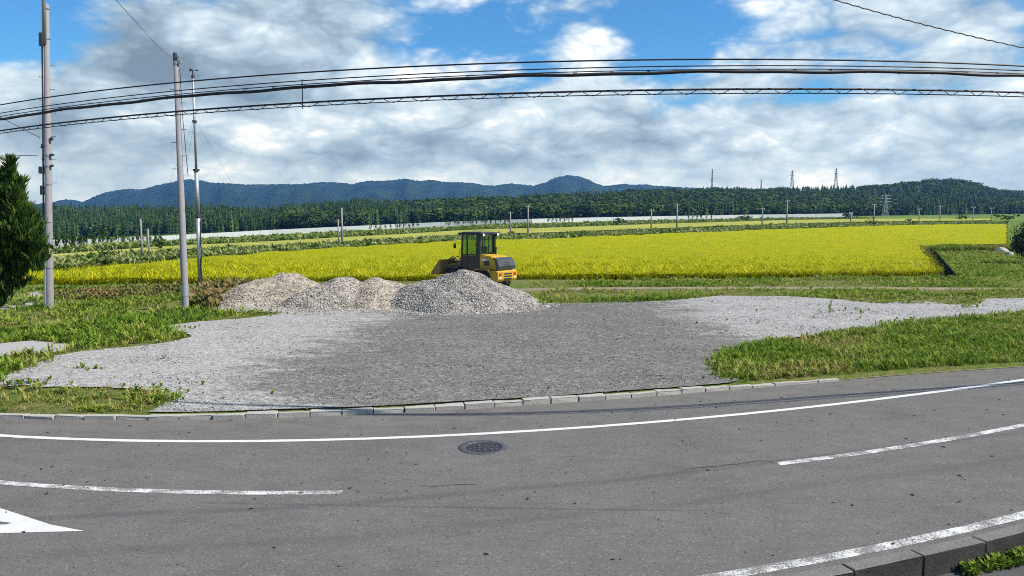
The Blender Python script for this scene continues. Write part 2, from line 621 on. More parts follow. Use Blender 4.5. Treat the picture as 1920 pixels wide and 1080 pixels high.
def np_mesh(name, V, F, rnd=None):
    """V (n,3), F (m,3) triangles"""
    me = bpy.data.meshes.new(name)
    V = np.asarray(V, np.float32); F = np.asarray(F, np.int32)
    me.vertices.add(len(V)); me.loops.add(F.size); me.polygons.add(len(F))
    me.attributes['position'].data.foreach_set('vector', np.ascontiguousarray(V).ravel())
    me.attributes['.corner_vert'].data.foreach_set('value', np.ascontiguousarray(F).ravel())
    me.polygons.foreach_set('loop_start', np.arange(0, F.size, F.shape[1], dtype=np.int32))
    if rnd is not None:
        a = me.attributes.new('rnd', 'FLOAT', 'POINT'); a.data.foreach_set('value', np.asarray(rnd, np.float32))
    me.update(calc_edges=True)
    return me


def scatter(protos, P, S, A, rng, squash=None, tilt=0.0, rnd=None):
    """copies of triangle prototypes at P with scale S and turn A, merged"""
    Vs, Fs, Rs, k = [], [], [], 0
    pick = rng.integers(0, len(protos), len(P))
    if rnd is None: rnd = rng.random(len(P))
    for i, (pv, pf) in enumerate(protos):
        idx = np.nonzero(pick == i)[0]
        if not len(idx): continue
        n = len(idx)
        c, s = np.cos(A[idx]), np.sin(A[idx])
        v = np.broadcast_to(pv, (n,) + pv.shape).copy()
        sx = S[idx][:, None] if S.ndim == 1 else S[idx, 0][:, None]
        sz = S[idx][:, None] if S.ndim == 1 else S[idx, 1][:, None]
        x = (v[:, :, 0] * c[:, None] - v[:, :, 1] * s[:, None]) * sx
        y = (v[:, :, 0] * s[:, None] + v[:, :, 1] * c[:, None]) * sx
        z = v[:, :, 2] * sz
        if tilt:
            tx, ty = rng.normal(0, tilt, n)[:, None], rng.normal(0, tilt, n)[:, None]
            x = x + z * tx; y = y + z * ty
        v = np.stack([x, y, z], -1) + P[idx][:, None, :]
        Vs.append(v.reshape(-1, 3))
        Fs.append((pf[None] + (np.arange(n) * len(pv))[:, None, None] + k).reshape(-1, 3))
        k += n * len(pv)
        Rs.append(np.clip(np.repeat(rnd[idx], len(pv)) + rng.normal(0, .04, n * len(pv)), 0, 1))
    return np.concatenate(Vs), np.concatenate(Fs), np.concatenate(Rs)


# ------------------------------------------------------------------ the lie of the land
def poly_ext(c, lo, hi):
    d = np.polyder(c)
    def f(x):
        x = np.asarray(x, float); q = np.clip(x, lo, hi)
        return np.polyval(c, q) + np.polyval(d, q) * (x - q)
    return f


def fit(pts, deg, lo, hi):
    a = np.array(pts); return poly_ext(np.polyfit(a[:, 0], a[:, 1], deg), lo, hi)


def flat_at(px, py, z=0.0):
    d = px_dir(px, py); t = (z - CAM_H) / d.z
    return d.x * t, d.y * t


far_line = fit([flat_at(*q) for q in [(0, 818), (200, 825), (400, 826), (640, 823), (860, 817), (1000, 809), (1200, 794), (1400, 776), (1600, 753), (1800, 728), (1920, 713)]], 3, -12, 12)
cen_line = fit([flat_at(*q) for q in [(0, 906), (160, 914), (320, 921), (480, 924), (640, 925), (1460, 869), (1600, 852), (1760, 827), (1920, 797)]], 3, -9, 10.5)
near_pts = [flat_at(*q) for q in [(1365, 1079), (1494, 1056), (1623, 1032), (1784, 999), (1920, 965)]]
near_line = fit(near_pts, 2, 2.0, 7.2)
kerb_line = fit([flat_at(*q) for q in [(0, 785), (130, 785), (320, 783), (480, 781), (640, 777), (860, 768), (1000, 761), (1200, 745), (1400, 727), (1540, 713), (1700, 703), (1920, 689)]], 3, -11, 12)
near_kerb = lambda x: near_line(x) - 0.33
LOT = 0.10


def ss(a, b, x):
    t = np.clip((np.asarray(x, float) - a) / (b - a), 0, 1); return t * t * (3 - 2 * t)


def ground_z(x, y):
    x = np.asarray(x, float); y = np.asarray(y, float)
    s = y - (48.0 + .115 * x)
    z = LOT + (-.40 - LOT) * ss(-2.2, -.2, s)
    farz = np.where(x < 0, .3 + .040 * np.maximum(x, -300), .3 + .009 * np.minimum(x, 400))
    z = z + (farz + .4) * ss(62, 190, y)
    return np.where(y < kerb_line(x) + .05, -.30, z)


TS = np.geomspace(2.0, 5000.0, 700)


def at(px, py, dz=0.0):
    """the point where the line of sight through a pixel meets the land (raised by dz)"""
    d = px_dir(px, py)
    f = lambda t: CAM_H + d.z * t - ground_z(d.x * t, d.y * t) - dz
    T = TS; k = np.argmax(f(T) <= 0)
    if k == 0: return np.array([d.x * T[-1], d.y * T[-1], CAM_H + d.z * T[-1]])
    for _ in range(3):
        T = np.linspace(T[k - 1], T[k], 24); k = max(1, int(np.argmax(f(T) <= 0)))
    t = T[k]
    return np.array([d.x * t, d.y * t, CAM_H + d.z * t])


def at_depth(px, py, depth):
    d = px_dir(px, py); t = depth / d.y
    return Vector((d.x * t, depth, CAM_H + d.z * t))


def inside(poly, P):
    poly = np.asarray(poly)[:, :2]; x, y = P[:, 0], P[:, 1]
    r = np.zeros(len(P), bool); j = len(poly) - 1
    for i in range(len(poly)):
        xi, yi = poly[i]; xj, yj = poly[j]
        c = ((yi > y) != (yj > y)) & (x < (xj - xi) * (y - yi) / ((yj - yi) if yj != yi else 1e-9) + xi)
        r ^= c; j = i
    return r


def rough_edge(poly, step, amp, rng):
    poly = np.asarray(poly)[:, :2]; out = []
    for i in range(len(poly)):
        a, b = poly[i], poly[(i + 1) % len(poly)]
        n = max(1, int(np.linalg.norm(b - a) / step))
        for k in range(n):
            p = a + (b - a) * k / n
            out.append(p + rng.normal(0, amp, 2))
    return np.array(out)


def sheet(name, poly, zf, m, inner=0, seed=1):
    """a sheet filling a plan outline, with inner points for relief"""
    rng = np.random.default_rng(seed)
    pts = [Vector(p[:2]) for p in poly]; n = len(pts)
    if inner:
        lo, hi = np.min(np.asarray(poly)[:, :2], 0), np.max(np.asarray(poly)[:, :2], 0)
        q = lo + (hi - lo) * rng.random((inner, 2)); q = q[inside(poly, q)]
        pts += [Vector(p) for p in q]
    v, e, f, *_ = delaunay_2d_cdt(pts, [(i, (i + 1) % n) for i in range(n)], [], 0, 1e-5)
    V = np.array([(p.x, p.y) for p in v]); F = np.array([t for t in f if len(t) == 3])
    c = V[F].mean(1); F = F[inside(poly, c)]
    a, b, d = V[F[:, 0]], V[F[:, 1]], V[F[:, 2]]
    w = (b[:, 0] - a[:, 0]) * (d[:, 1] - a[:, 1]) - (b[:, 1] - a[:, 1]) * (d[:, 0] - a[:, 0]) < 0
    F[w] = F[w][:, ::-1]
    z = np.array([zf(x, y) for x, y in V])
    return link(name, np_mesh(name, np.column_stack([V, z]), F), m)


# drainage ditch corners (plan), then the ground sheet with the ditch cut out
dA, dB = at(1739, 461)[:2], at(1784, 520)[:2]
dn = np.array([-(dB - dA)[1], (dB - dA)[0]]); dn = dn / np.linalg.norm(dn) * .33
ditch = np.array([dA - dn, dB - dn, dB + dn, dA + dn])
gp, ge = [], []
for off in (.03, .07):
    k = len(gp); xs = np.linspace(-60, 60, 90)
    gp += [Vector((x, float(kerb_line(x)) + off)) for x in xs]; ge += [(k + i, k + i + 1) for i in range(len(xs) - 1)]
k = len(gp); gp += [Vector(p) for p in ditch]; ge += [(k, k + 1), (k + 1, k + 2), (k + 2, k + 3), (k + 3, k)]
for r in np.concatenate([np.linspace(4, 70, 34), np.geomspace(74, 4200, 32)]):
    na = 110
    for a in range(na):
        t = 2 * math.pi * (a + .37 * (r % 3)) / na
        x, y = r * math.sin(t), r * math.cos(t)
        if abs(x) < 60 and abs(y - float(kerb_line(x))) < .4: continue
        if inside(ditch, np.array([[x, y]]))[0]: continue
        gp.append(Vector((x, y)))
gp.append(Vector((0, 0)))
v, e, f, *_ = delaunay_2d_cdt(gp, ge, [], 0, 1e-5)
V = np.array([(p.x, p.y) for p in v]); F = np.array([t for t in f if len(t) == 3])
F = F[~inside(ditch, V[F].mean(1))]
a, b, d = V[F[:, 0]], V[F[:, 1]], V[F[:, 2]]
w = (b[:, 0] - a[:, 0]) * (d[:, 1] - a[:, 1]) - (b[:, 1] - a[:, 1]) * (d[:, 0] - a[:, 0]) < 0
F[w] = F[w][:, ::-1]
tag(link('ground', np_mesh('ground', np.column_stack([V, ground_z(V[:, 0], V[:, 1])]), F), M_ground), 'grassy open ground running out to the hills', kind='structure')

# ditch lining
dt = empty('drainage_ditch', (float(ditch[:, 0].mean()), float(ditch[:, 1].mean()), 0)); o0 = np.array(dt.location[:2])
tag(dt, 'narrow dark concrete drainage ditch cut through the grass beside the rice', 'ditch')
dd = (dB - dA) / np.linalg.norm(dB - dA); dw = dn / np.linalg.norm(dn)
for sgn in (-1, 1):
    m = MB()
    a0 = dA + dn * sgn - o0; b0 = dB + dn * sgn - o0
    for (p, q, n_) in ((a0, b0, 6),):
        t0 = dw * sgn * .10
        za, zb = float(ground_z(*dA)), float(ground_z(*dB))
        m.hexa([(p[0], p[1], za - 1.2), (q[0], q[1], zb - 1.2), (q[0] + t0[0], q[1] + t0[1], zb - 1.2), (p[0] + t0[0], p[1] + t0[1], za - 1.2)],
               [(p[0], p[1], za + .015), (q[0], q[1], zb + .015), (q[0] + t0[0], q[1] + t0[1], zb + .015), (p[0] + t0[0], p[1] + t0[1], za + .015)])
    m.build('side_wall', M_ditch_shade, dt)
m = MB(); z = float(ground_z(*dB)) - 1.1
m.add([(p[0] - o0[0], p[1] - o0[1], z) for p in ditch], [(0, 1, 2, 3)]); m.build('channel_floor', M_ditch_shade, dt)

# ------------------------------------------------------------------ road, kerbs, markings
def strip(f0, f1, x0, x1, z, n, cols=1, lat=None):
    xs = np.linspace(x0, x1, n); V = []; L = []
    for x in xs:
        a, b = float(f0(x)), float(f1(x))
        for k in range(cols + 1):
            t = k / cols; V.append((x, a + (b - a) * t, z)); L.append((lat(x) - (a + (b - a) * t)) if lat else 0)
    F = []
    for i in range(n - 1):
        for k in range(cols):
            p = i * (cols + 1) + k
            F.append((p, p + cols + 1, p + cols + 2, p + 1))
    me = bpy.data.meshes.new('strip'); me.from_pydata(V, [], F)
    if lat: me.attributes.new('lat', 'FLOAT', 'POINT').data.foreach_set('value', L)
    me.update()
    return me


road = tag(link('road', strip(near_kerb, lambda x: kerb_line(x) + .06, -70, 70, 0.0, 240, 12, kerb_line), M_asphalt), 'curving grey two-lane asphalt road', kind='structure')
tag(link('pavement', strip(lambda x: -25 + 0 * x, lambda x: near_kerb(x) - .02, -70, 70, -.215, 120, 4), M_pave), 'dark lower pavement on the near side of the road', kind='structure')


def slope_n(f, x):
    return math.sqrt(1 + float((f(x + .05) - f(x - .05)) / .1) ** 2)


def line(f, w, x0, x1, m, n=120, z=.004, name='edge_line'):
    return link(name, strip(lambda x: f(x) - w / 2 * slope_n(f, x), lambda x: f(x) + w / 2 * slope_n(f, x), x0, x1, z, n), m, road)


line(far_line, .135, -60, 60, M_paint)
line(near_line, .165, -60, 60, M_paint_worn)
xl = flat_at(640, 925)[0]; xr = flat_at(1459, 869)[0]
dash_len = 6.3
for k, (a, b) in enumerate([(xl - dash_len, xl), (xr, xr + dash_len), (xl - 2 * dash_len - 6.5, xl - dash_len - 6.5), (xr + dash_len + 6.5, xr + 2 * dash_len + 6.5)]):
    line(cen_line, .15, a, b, M_paint_worn, 40, name='centre_dash')
tri = [flat_at(*q) for q in [(158, 996), (95, 984), (0, 953)]]
tri += [(tri[-1][0] - 2.6, tri[-1][1] + .75), (tri[-1][0] - 2.7, tri[-1][1] + .45)]
tri += [flat_at(-60, 970), flat_at(22, 981), flat_at(10, 984), flat_at(-60, 985), flat_at(-160, 1006), flat_at(0, 1000), flat_at(80, 998)]
o = sheet('chevron_marking', tri, lambda x, y: .004, M_paint_new); o.parent = road
for k, path in enumerate([[(1280, 880), (1330, 875), (1385, 870), (1425, 864), (1452, 866)], [(790, 912), (830, 911), (870, 908), (900, 909)]]):
    pts = [np.array(flat_at(*q)) for q in path]; V = []; rr = random.Random(k)
    q = []
    for i in range(len(pts) - 1):
        for t in np.linspace(0, 1, 6, endpoint=False): q.append(pts[i] + (pts[i + 1] - pts[i]) * t + np.array([0, rr.gauss(0, .012)]))
    m = MB(); W = [.012 * rr.uniform(.4, 1.3) for _ in q]
    m.add([(p[0], p[1] + w_, .003) for p, w_ in zip(q, W)] + [(p[0], p[1] - w_, .003) for p, w_ in zip(q, W)], [(i, i + 1, len(q) + i + 1, len(q) + i) for i in range(len(q) - 1)])
    m.build('crack', M_tar, road)

# far kerb, stone by stone
kb = tag(empty('kerb'), 'row of pale worn concrete kerb blocks along the far edge of the road', kind='structure')
rng = np.random.default_rng(5)
x = -14.0; rr = random.Random(3); i = 0
kmesh = []
for k in range(6):
    m = MB(); m.box((0, 0, 0), (.585, .21, .16), None, .014)
    me = m.mesh('kerb_block')
    for vtx in me.vertices: vtx.co += Vector((rr.gauss(0, .004), rr.gauss(0, .005), rr.gauss(0, .005)))
    kmesh.append(me)
while x < 7.2:
    sl_ = slope_n(kerb_line, x); step = .60 / sl_
    xm = x + step / 2
    ang = math.atan(float((kerb_line(xm + .1) - kerb_line(xm - .1)) / .2))
    if not (x > 6.2 and rr.random() < .4):
        o = link('kerb_block', kmesh[i % 6], M_kerb, kb)
        z = .034 if flat_at(860, 765)[0] < x < flat_at(1130, 750)[0] else .014
        if x > 3.4: z = .010 - (x - 3.4) * .016
        if x < -6: z = .0
        o.location = (xm, float(kerb_line(xm)) + .045 + rr.gauss(0, .012), z + rr.gauss(0, .010))
        o.rotation_euler = (rr.gauss(0, .03), rr.gauss(0, .012), ang + rr.gauss(0, .012) + (math.pi if i % 2 else 0))
    x += step; i += 1
m = MB()
tag(link('kerb_edging', strip(lambda x: kerb_line(x) + .0, lambda x: kerb_line(x) + .30, 6.6, 60, .012, 120), M_dirt), 'strip of bare earth where the far kerb is buried', kind='structure')
tag(link('kerb_verge', strip(lambda x: kerb_line(x) - .05, lambda x: kerb_line(x) + .10, -60, -13.6, .012, 60), M_dirt), 'earthy road edge beyond the last kerb block', kind='structure')
# near kerb, taller blocks
kb2 = tag(empty('kerb_wall'), 'low dark kerb of long concrete blocks on the near roadside', kind='structure')
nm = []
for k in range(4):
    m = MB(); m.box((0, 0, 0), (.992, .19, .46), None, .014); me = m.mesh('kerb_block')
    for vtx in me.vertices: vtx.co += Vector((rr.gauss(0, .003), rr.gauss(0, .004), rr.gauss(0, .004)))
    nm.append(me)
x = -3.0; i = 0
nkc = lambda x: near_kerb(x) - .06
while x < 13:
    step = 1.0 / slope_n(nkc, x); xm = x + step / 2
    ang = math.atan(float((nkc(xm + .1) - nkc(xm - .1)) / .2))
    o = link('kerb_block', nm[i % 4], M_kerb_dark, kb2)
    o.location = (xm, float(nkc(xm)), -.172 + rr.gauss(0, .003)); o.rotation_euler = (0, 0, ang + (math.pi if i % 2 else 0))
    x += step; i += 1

# manhole
mx, my = flat_at(906, 839)
mh = tag(empty('manhole_cover', (mx, my, .002)), 'round cast iron manhole cover set in the road near the white edge line', 'manhole cover')
MB().lathe([(.30, -.02), (.30, .006), (.345, .009), (.36, .006), (.42, .004), (.43, -.02)], 40).build('frame_ring', M_iron2, mh, True)
MB().lathe([(0.001, .002), (.292, .002), (.294, -.02)], 40).build('cover_plate', M_iron, mh)
for ring, n_ in ((.24, 14), (.165, 9), (.085, 5)):
    for k in range(n_):
        m = MB(); t = 2 * math.pi * k / n_
        m.box((ring * math.cos(t), ring * math.sin(t), .005), (.045, .052, .010), Matrix.Rotation(t, 3, 'Z'), .003)
        m.build('raised_stud', M_iron2, mh)

# ------------------------------------------------------------------ gravel lot
lot_px = [(-260, 740), (-100, 724), (0, 716), (30, 699), (70, 682), (110, 669), (150, 661), (250, 651), (330, 641), (362, 633), (350, 626), (300, 619), (318, 611), (380, 604), (470, 597), (530, 588), (420, 586), (400, 580), (470, 545), (620, 540), (830, 540), (960, 560), (1015, 573),
          (1080, 570), (1240, 566), (1350, 556), (1480, 557), (1560, 562), (1640, 570), (1700, 566), (1740, 567), (1780, 573), (1830, 573), (1850, 561), (1920, 560), (2300, 556), (2300, 578), (1920, 589), (1840, 593), (1760, 599), (1700, 611), (1610, 621), (1520, 633), (1440, 641), (1370, 656), (1343, 674), (1345, 700), (1385, 712)]
lotw = [np.array(flat_at(px, py, LOT)) for px, py in lot_px]
xe = lotw[-1][0]
kx = np.linspace(xe - .2, flat_at(300, 772)[0], 24)
lotw += [np.array((x, float(kerb_line(x)) + .075)) for x in kx]
lotw += [np.array(flat_at(px, py, LOT)) for px, py in [(298, 764), (314, 750), (302, 738), (205, 727), (120, 729), (40, 724), (0, 727), (-100, 740), (-260, 760)]]
rng = np.random.default_rng(11)
lot_poly = rough_edge(lotw, .22, .05, rng)
# keep the kerb side straight
for q in lot_poly:
    kl = float(kerb_line(q[0])) + .075
    if q[1] < kl or (q[1] < kl + .16 and -6.6 < q[0] < xe + .1): q[1] = kl
lot_rel = lambda x, y: LOT + .034 + .006 * math.sin(x * 1.7 + y) + .006 * math.sin(y * 2.1 - x * .6)
tag(sheet('gravel_lot', lot_poly, lot_rel, M_gravel, 5000, 3), 'open lot of pale and trodden dark gravel', kind='structure')


def stone_proto(r):
    v = np.array([(1, 0, 0), (-1, 0, 0), (0, 1, 0), (0, -1, 0), (0, 0, 1), (0, 0, -1.)]) * (np.array([1, .8, .62]) * (.75 + .5 * r.random((6, 1))))
    v += r.normal(0, .14, v.shape)
    f = np.array([(0, 2, 4), (2, 1, 4), (1, 3, 4), (3, 0, 4), (2, 0, 5), (1, 2, 5), (3, 1, 5), (0, 3, 5)])
    c, s = math.cos(.7), math.sin(.7)
    return np.column_stack([v[:, 0] * c - v[:, 2] * s * .4, v[:, 1], v[:, 2] * c + v[:, 0] * s * .4]), f


stones = [stone_proto(np.random.default_rng(k)) for k in range(10)]


def sample(poly, n, rng, power=2.0):
    """points in a plan outline, thinning out with distance"""
    poly = np.asarray(poly)[:, :2]; lo, hi = poly.min(0), poly.max(0); out = np.zeros((0, 2))
    dmin = max(8.0, lo[1])
    for _ in range(60):
        q = lo + (hi - lo) * rng.random((n * 3, 2))
        q = q[inside(poly, q)]
        q = q[rng.random(len(q)) < (dmin / np.maximum(q[:, 1], dmin)) ** power]
        out = np.concatenate([out, q])
        if len(out) >= n: break
    return out[:n]


def on_frame(q, margin=60):
    return np.abs(q[:, 0]) < (960 + margin) / FPX * q[:, 1] * 1.02


q = sample(lot_poly, 52000, rng, 1.2); q = q[on_frame(q)]
def lotdark(x, y):
    g = lambda cx, cy, rx, ry: np.exp(-(((x - cx) / rx) ** 2 + ((y - cy) / ry) ** 2))
    return g(.8, 24.5, 6, 8) * 1.3 + g(-1.5, 18.5, 4.5, 3.4) + g(4.5, 20.5, 4.5, 3.2) * .8
dk = np.clip(lotdark(q[:, 0], q[:, 1]), 0, 1)
q = q[rng.random(len(q)) > dk * .55]; dk = np.clip(lotdark(q[:, 0], q[:, 1]), 0, 1)
S = np.exp(rng.normal(-3.95, .42, len(q)))
P = np.column_stack([q, np.full(len(q), LOT + .034) - S * .05])
rn = np.clip(rng.random(len(q)) - dk * .55, 0, 1)
v, f, r = scatter(stones, P, S, rng.random(len(q)) * 6.28, rng, rnd=rn)
tag(link('loose_gravel', np_mesh('loose_gravel', v, f, r), M_lotstone), 'loose grey stones strewn over the gravel lot', 'gravel', kind='stuff')

# concrete slab, pale patch, track
o = MB(); pts = [flat_at(px, py, LOT) for px, py in [(-120, 652), (0, 646), (62, 641), (152, 650), (100, 660), (0, 673), (-160, 690)]]
c0 = np.mean(pts, 0)
n_ = len(pts)
o.add([(p[0] - c0[0], p[1] - c0[1], z) for z in (-.05, .045) for p in pts], [tuple(range(n_)), tuple(range(2 * n_ - 1, n_ - 1, -1))] + [(i, (i + 1) % n_, (i + 1) % n_ + n_, i + n_) for i in range(n_)])
so = o.build('concrete_slab', M_slab); so.location = (c0[0], c0[1], LOT)
tag(so, 'flat grey concrete slab lying in the grass below the juniper tree', 'slab')
pp = rough_edge([at(px, py)[:2] for px, py in [(-60, 575), (30, 562), (60, 545), (85, 552), (75, 570), (30, 577), (-60, 590)]], .3, .08, rng)
tag(sheet('bare_patch', pp, lambda x, y: float(ground_z(x, y)) + .006, M_slab), 'pale bare stony patch in the grass behind the first pole', kind='structure')
pp = [at(px, py)[:2] for px, py in [(975, 541), (1180, 538), (1400, 538), (1600, 538), (1920, 540), (2200, 541), (2200, 545), (1920, 544.5), (1600, 542), (1400, 542), (1180, 542.5), (975, 546)]]
tag(sheet('dirt_track', rough_edge(pp, .5, .12, rng), lambda x, y: float(ground_z(x, y)) + .008, M_dirt, 400), 'narrow brown dirt track along the edge of the rice field', kind='structure')

# ------------------------------------------------------------------ gravel piles
def gravel_pile(px, py, depth, rx, ry, core, sm, label, seed, nst, ssize, rot=0.0):
    rg = np.random.default_rng(seed)
    top = at_depth(px, py, depth)
    H = top.z - LOT
    na, nr = 56, 26
    ph = rg.random(6) * 6.28
    def hgt(x, y):                      # local plan to height
        a = np.arctan2(y / ry, x / rx); r = np.hypot(x / rx, y / ry)
        edge = 1 + .07 * np.sin(3 * a + ph[0]) + .05 * np.sin(5 * a + ph[1]) + .03 * np.sin(9 * a + ph[2])
        r = r / edge
        n = .06 * np.sin(x * 2.3 + ph[3] + y) + .05 * np.sin(y * 3.1 - x * 1.3 + ph[4]) + .02 * np.sin(x * 6 + y * 4.5 + ph[5])
        return H * (1 - np.clip(r, 0, 1.05) ** 1.28) * (1 + n) + n * .5 * (1 - np.clip(r, 0, 1)) - .02
    V = [(0, 0, float(hgt(0., 0.)))]; F = []
    for i in range(1, nr + 1):
        for j in range(na):
            a = 2 * math.pi * j / na; r = 1.12 * i / nr
            x, y = rx * r * math.cos(a), ry * r * math.sin(a)
            V.append((x, y, float(hgt(np.float64(x), np.float64(y))) + rg.normal(0, .012)))
    for j in range(na): F.append((0, 1 + j, 1 + (j + 1) % na))
    for i in range(nr - 1):
        for j in range(na):
            p, q = 1 + i * na + j, 1 + i * na + (j + 1) % na
            F += [(p, p + na, q + na), (p, q + na, q)]
    o = link('gravel_pile', np_mesh('gravel_pile', V, F), core, None, True)
    o.location = (top.x, top.y, LOT); o.rotation_euler.z = rot
    tag(o, label, 'gravel pile', 'gravel piles at the edge of the lot')
    # loose stones over the flanks, as far as they face the road
    a = rg.random(nst) * 2 * math.pi; r = np.sqrt(rg.random(nst)) * 1.06
    x, y = rx * r * np.cos(a), ry * r * np.sin(a)
    k = (y < ry * .35); x, y = x[k], y[k]
    z = hgt(x, y); k = z > -.01; x, y, z = x[k], y[k], z[k]
    S = np.exp(rg.normal(math.log(ssize), .36, len(x))) * (1 + .5 * np.clip(1 - z / max(H, .1), 0, 1))
    v, f, rr_ = scatter(stones, np.column_stack([x, y, z + S * .15]), S, rg.random(len(x)) * 6.28, rg)
    nsp = nst // 12; a2 = rg.uniform(math.pi, 2 * math.pi, nsp); r2 = 1.0 + np.abs(rg.normal(0, .10, nsp)); S2 = np.exp(rg.normal(math.log(ssize * 1.3), .4, nsp))
    v2, f2, q2 = scatter(stones, np.column_stack([rx * r2 * np.cos(a2), ry * r2 * np.sin(a2), .04 + 0 * r2]), S2, rg.random(nsp) * 6.28, rg)
    v, f, rr_ = np.concatenate([v, v2]), np.concatenate([f, f2 + len(v)]), np.concatenate([rr_, q2])
    s = link('stones', np_mesh('stones', v, f, rr_), sm, o); s['kind'] = 'stuff'
    return o


gravel_pile(528, 513, 35.0, 3.1, 3.3, M_heap_tan, M_stone_tan, 'leftmost gravel pile with weeds at its foot, tan topped', 1, 24000, .019)
gravel_pile(636, 519, 34.0, 2.5, 3.0, M_heap_tan, M_stone, 'low gravel pile second from the weeds, between the leftmost and the flat one', 2, 18000, .022)
gravel_pile(712, 521, 34.3, 2.3, 3.0, M_heap_tan, M_stone_tan, 'flattest small tan gravel pile beside the largest heap', 3, 18000, .019)
gravel_pile(862, 507, 33.4, 3.55, 3.5, M_heap, M_stone, 'largest grey gravel pile in front of the wheel loader', 4, 36000, .024)


# ------------------------------------------------------------------ grass, weeds, rice
def tuft(n, spread, h, w, lean, seed, droop=.25, leaf=False):
    rg = np.random.default_rng(seed); V = []; F = []
    for i in range(n):
        a = rg.random() * 6.28; b = a + rg.normal(0, .5)
        x0, y0 = spread * rg.random() * math.cos(a), spread * rg.random() * math.sin(a)
        hh = h * rg.uniform(.55, 1.1); l = lean * rg.uniform(.3, 1.3) * hh
        d = np.array([math.cos(b), math.sin(b), 0]); s = np.array([-d[1], d[0], 0]) * w * rg.uniform(.7, 1.3)
        p0 = np.array([x0, y0, 0]); p1 = p0 + d * l * .45 + np.array([0, 0, hh * .62]); p2 = p0 + d * l * (1 + droop) + np.array([0, 0, hh * (1 - droop * rg.random())])
        k = len(V)
        V += [p0, p1 + s * (.95 if leaf else .62), p1 - s * (.95 if leaf else .62), p2]
        F += [(k, k + 1, k + 2), (k + 2, k + 1, k + 3)]
    return np.array(V), np.array(F)


grass_t = [tuft(8, .16, 1.0, .085, .55, k) for k in range(8)]
weed_t = [tuft(8, .16, 1.0, .13, .5, k + 20, .3, True) for k in range(8)]
rice_t = [tuft(5, .11, 1.0, .05, .42, k + 40, .35) for k in range(8)]


def vnoise(q, cell, seed):
    h = np.random.default_rng(seed).random((257, 257)); g = q / cell
    i = np.floor(g).astype(int); f_ = g - i; f_ = f_ * f_ * (3 - 2 * f_); i = i % 256
    a, b = h[i[:, 0], i[:, 1]], h[i[:, 0] + 1, i[:, 1]]; c, d = h[i[:, 0], i[:, 1] + 1], h[i[:, 0] + 1, i[:, 1] + 1]
    return (a * (1 - f_[:, 0]) + b * f_[:, 0]) * (1 - f_[:, 1]) + (c * (1 - f_[:, 0]) + d * f_[:, 0]) * f_[:, 1]


def patchy(q, seed):
    return .5 * vnoise(q, 2.3, seed) + .3 * vnoise(q, .8, seed + 1) + .2 * vnoise(q, .3, seed + 2)


def turf(name, polys, n, hmin, hmax, m, label, seed, power=1.4, protos=grass_t, clear=None, wid=1.0, bare=0.0, dry=0.5):
    rg = np.random.default_rng(seed); q = np.zeros((0, 2))
    for pl, share in polys: q = np.concatenate([q, sample(pl, int(n * share), rg, power)])
    q = q + rg.normal(0, .14, q.shape); q = q[q[:, 1] > kerb_line(q[:, 0]) + .12]
    q = q[on_frame(q, 160)]
    if clear is not None:
        for c in clear: q = q[~inside(c, q)]
    nz = patchy(q, seed)
    k = rg.random(len(q)) < np.clip(1.15 - bare * 2.4 * np.clip(.62 - nz, 0, 1) / .3, .05, 1); q, nz = q[k], nz[k]
    n2_ = patchy(q, seed + 50)
    S = hmin + (hmax - hmin) * rg.random(len(q)) ** 2.2 * (.35 + 1.5 * n2_)
    SS = np.column_stack([S * wid * rg.uniform(.8, 1.3, len(q)), S])
    z = ground_z(q[:, 0], q[:, 1]) - .01
    rn = np.clip(rg.random(len(q)) * .55 + dry * 2.6 * np.clip(.58 - nz, -.10, .4) + .12, 0, 1)
    v, f, r = scatter(protos, np.column_stack([q, z]), SS, rg.random(len(q)) * 6.28, rg, rnd=rn)
    o = link(name, np_mesh(name, v, f, r), m)
    return tag(o, label, 'grass', kind='stuff')


W = lambda L, dz=0.0: [at(px, py, dz)[:2] for px, py in L]
slab_poly = [flat_at(px, py, LOT) for px, py in [(-120, 652), (0, 646), (62, 641), (152, 650), (100, 660), (0, 673), (-160, 690)]]
gl = W([(-200, 545), (0, 541), (100, 538), (340, 536), (470, 533), (440, 560), (400, 583), (530, 588), (470, 597), (380, 604), (318, 611), (300, 619), (352, 625), (365, 633), (330, 641), (250, 651), (150, 661), (110, 669), (70, 682), (30, 699), (0, 716), (-200, 740)])
turf('grass', [(gl, 1)], 19000, .07, .30, M_grass, 'green and browning grass around the poles at the edge of the lot', 31, clear=[slab_poly], wid=1.2, bare=.55, dry=1.0)
gll = W([(-150, 735), (0, 728), (60, 727), (200, 729), (290, 738), (312, 750), (298, 771)]) + [np.array((x, float(kerb_line(x)) + .14)) for x in np.linspace(flat_at(295, 772)[0], -12.5, 12)]
turf('grass', [(gll, 1)], 9000, .05, .20, M_grass, 'patchy grass strip between the gravel and the kerb', 32, 1.0, wid=1.1, bare=.75, dry=1.2)
gr = W([(1345, 700), (1341, 676), (1370, 656), (1440, 641), (1520, 633), (1610, 621), (1700, 611), (1760, 599), (1840, 593), (1920, 588), (2150, 574)]) + [np.array((x, float(kerb_line(x)) + .12)) for x in np.linspace(17, 5.4, 24)]
turf('grass', [(gr, 1)], 20000, .07, .27, M_grass, 'lush green grass wedge between the gravel and the road', 33, 1.2, wid=1.0, bare=.15, dry=.55)
gs = W([(1000, 530), (1300, 524), (1740, 519), (1920, 522), (2150, 522), (2150, 556), (1920, 559), (1850, 560), (1830, 572), (1780, 572), (1640, 569), (1560, 561), (1480, 556), (1350, 555), (1240, 565), (1080, 569), (1000, 571)])
track = [at(px, py)[:2] for px, py in [(975, 540), (1400, 538), (1920, 540), (2200, 541), (2200, 545), (1920, 544), (1400, 542), (975, 546)]]
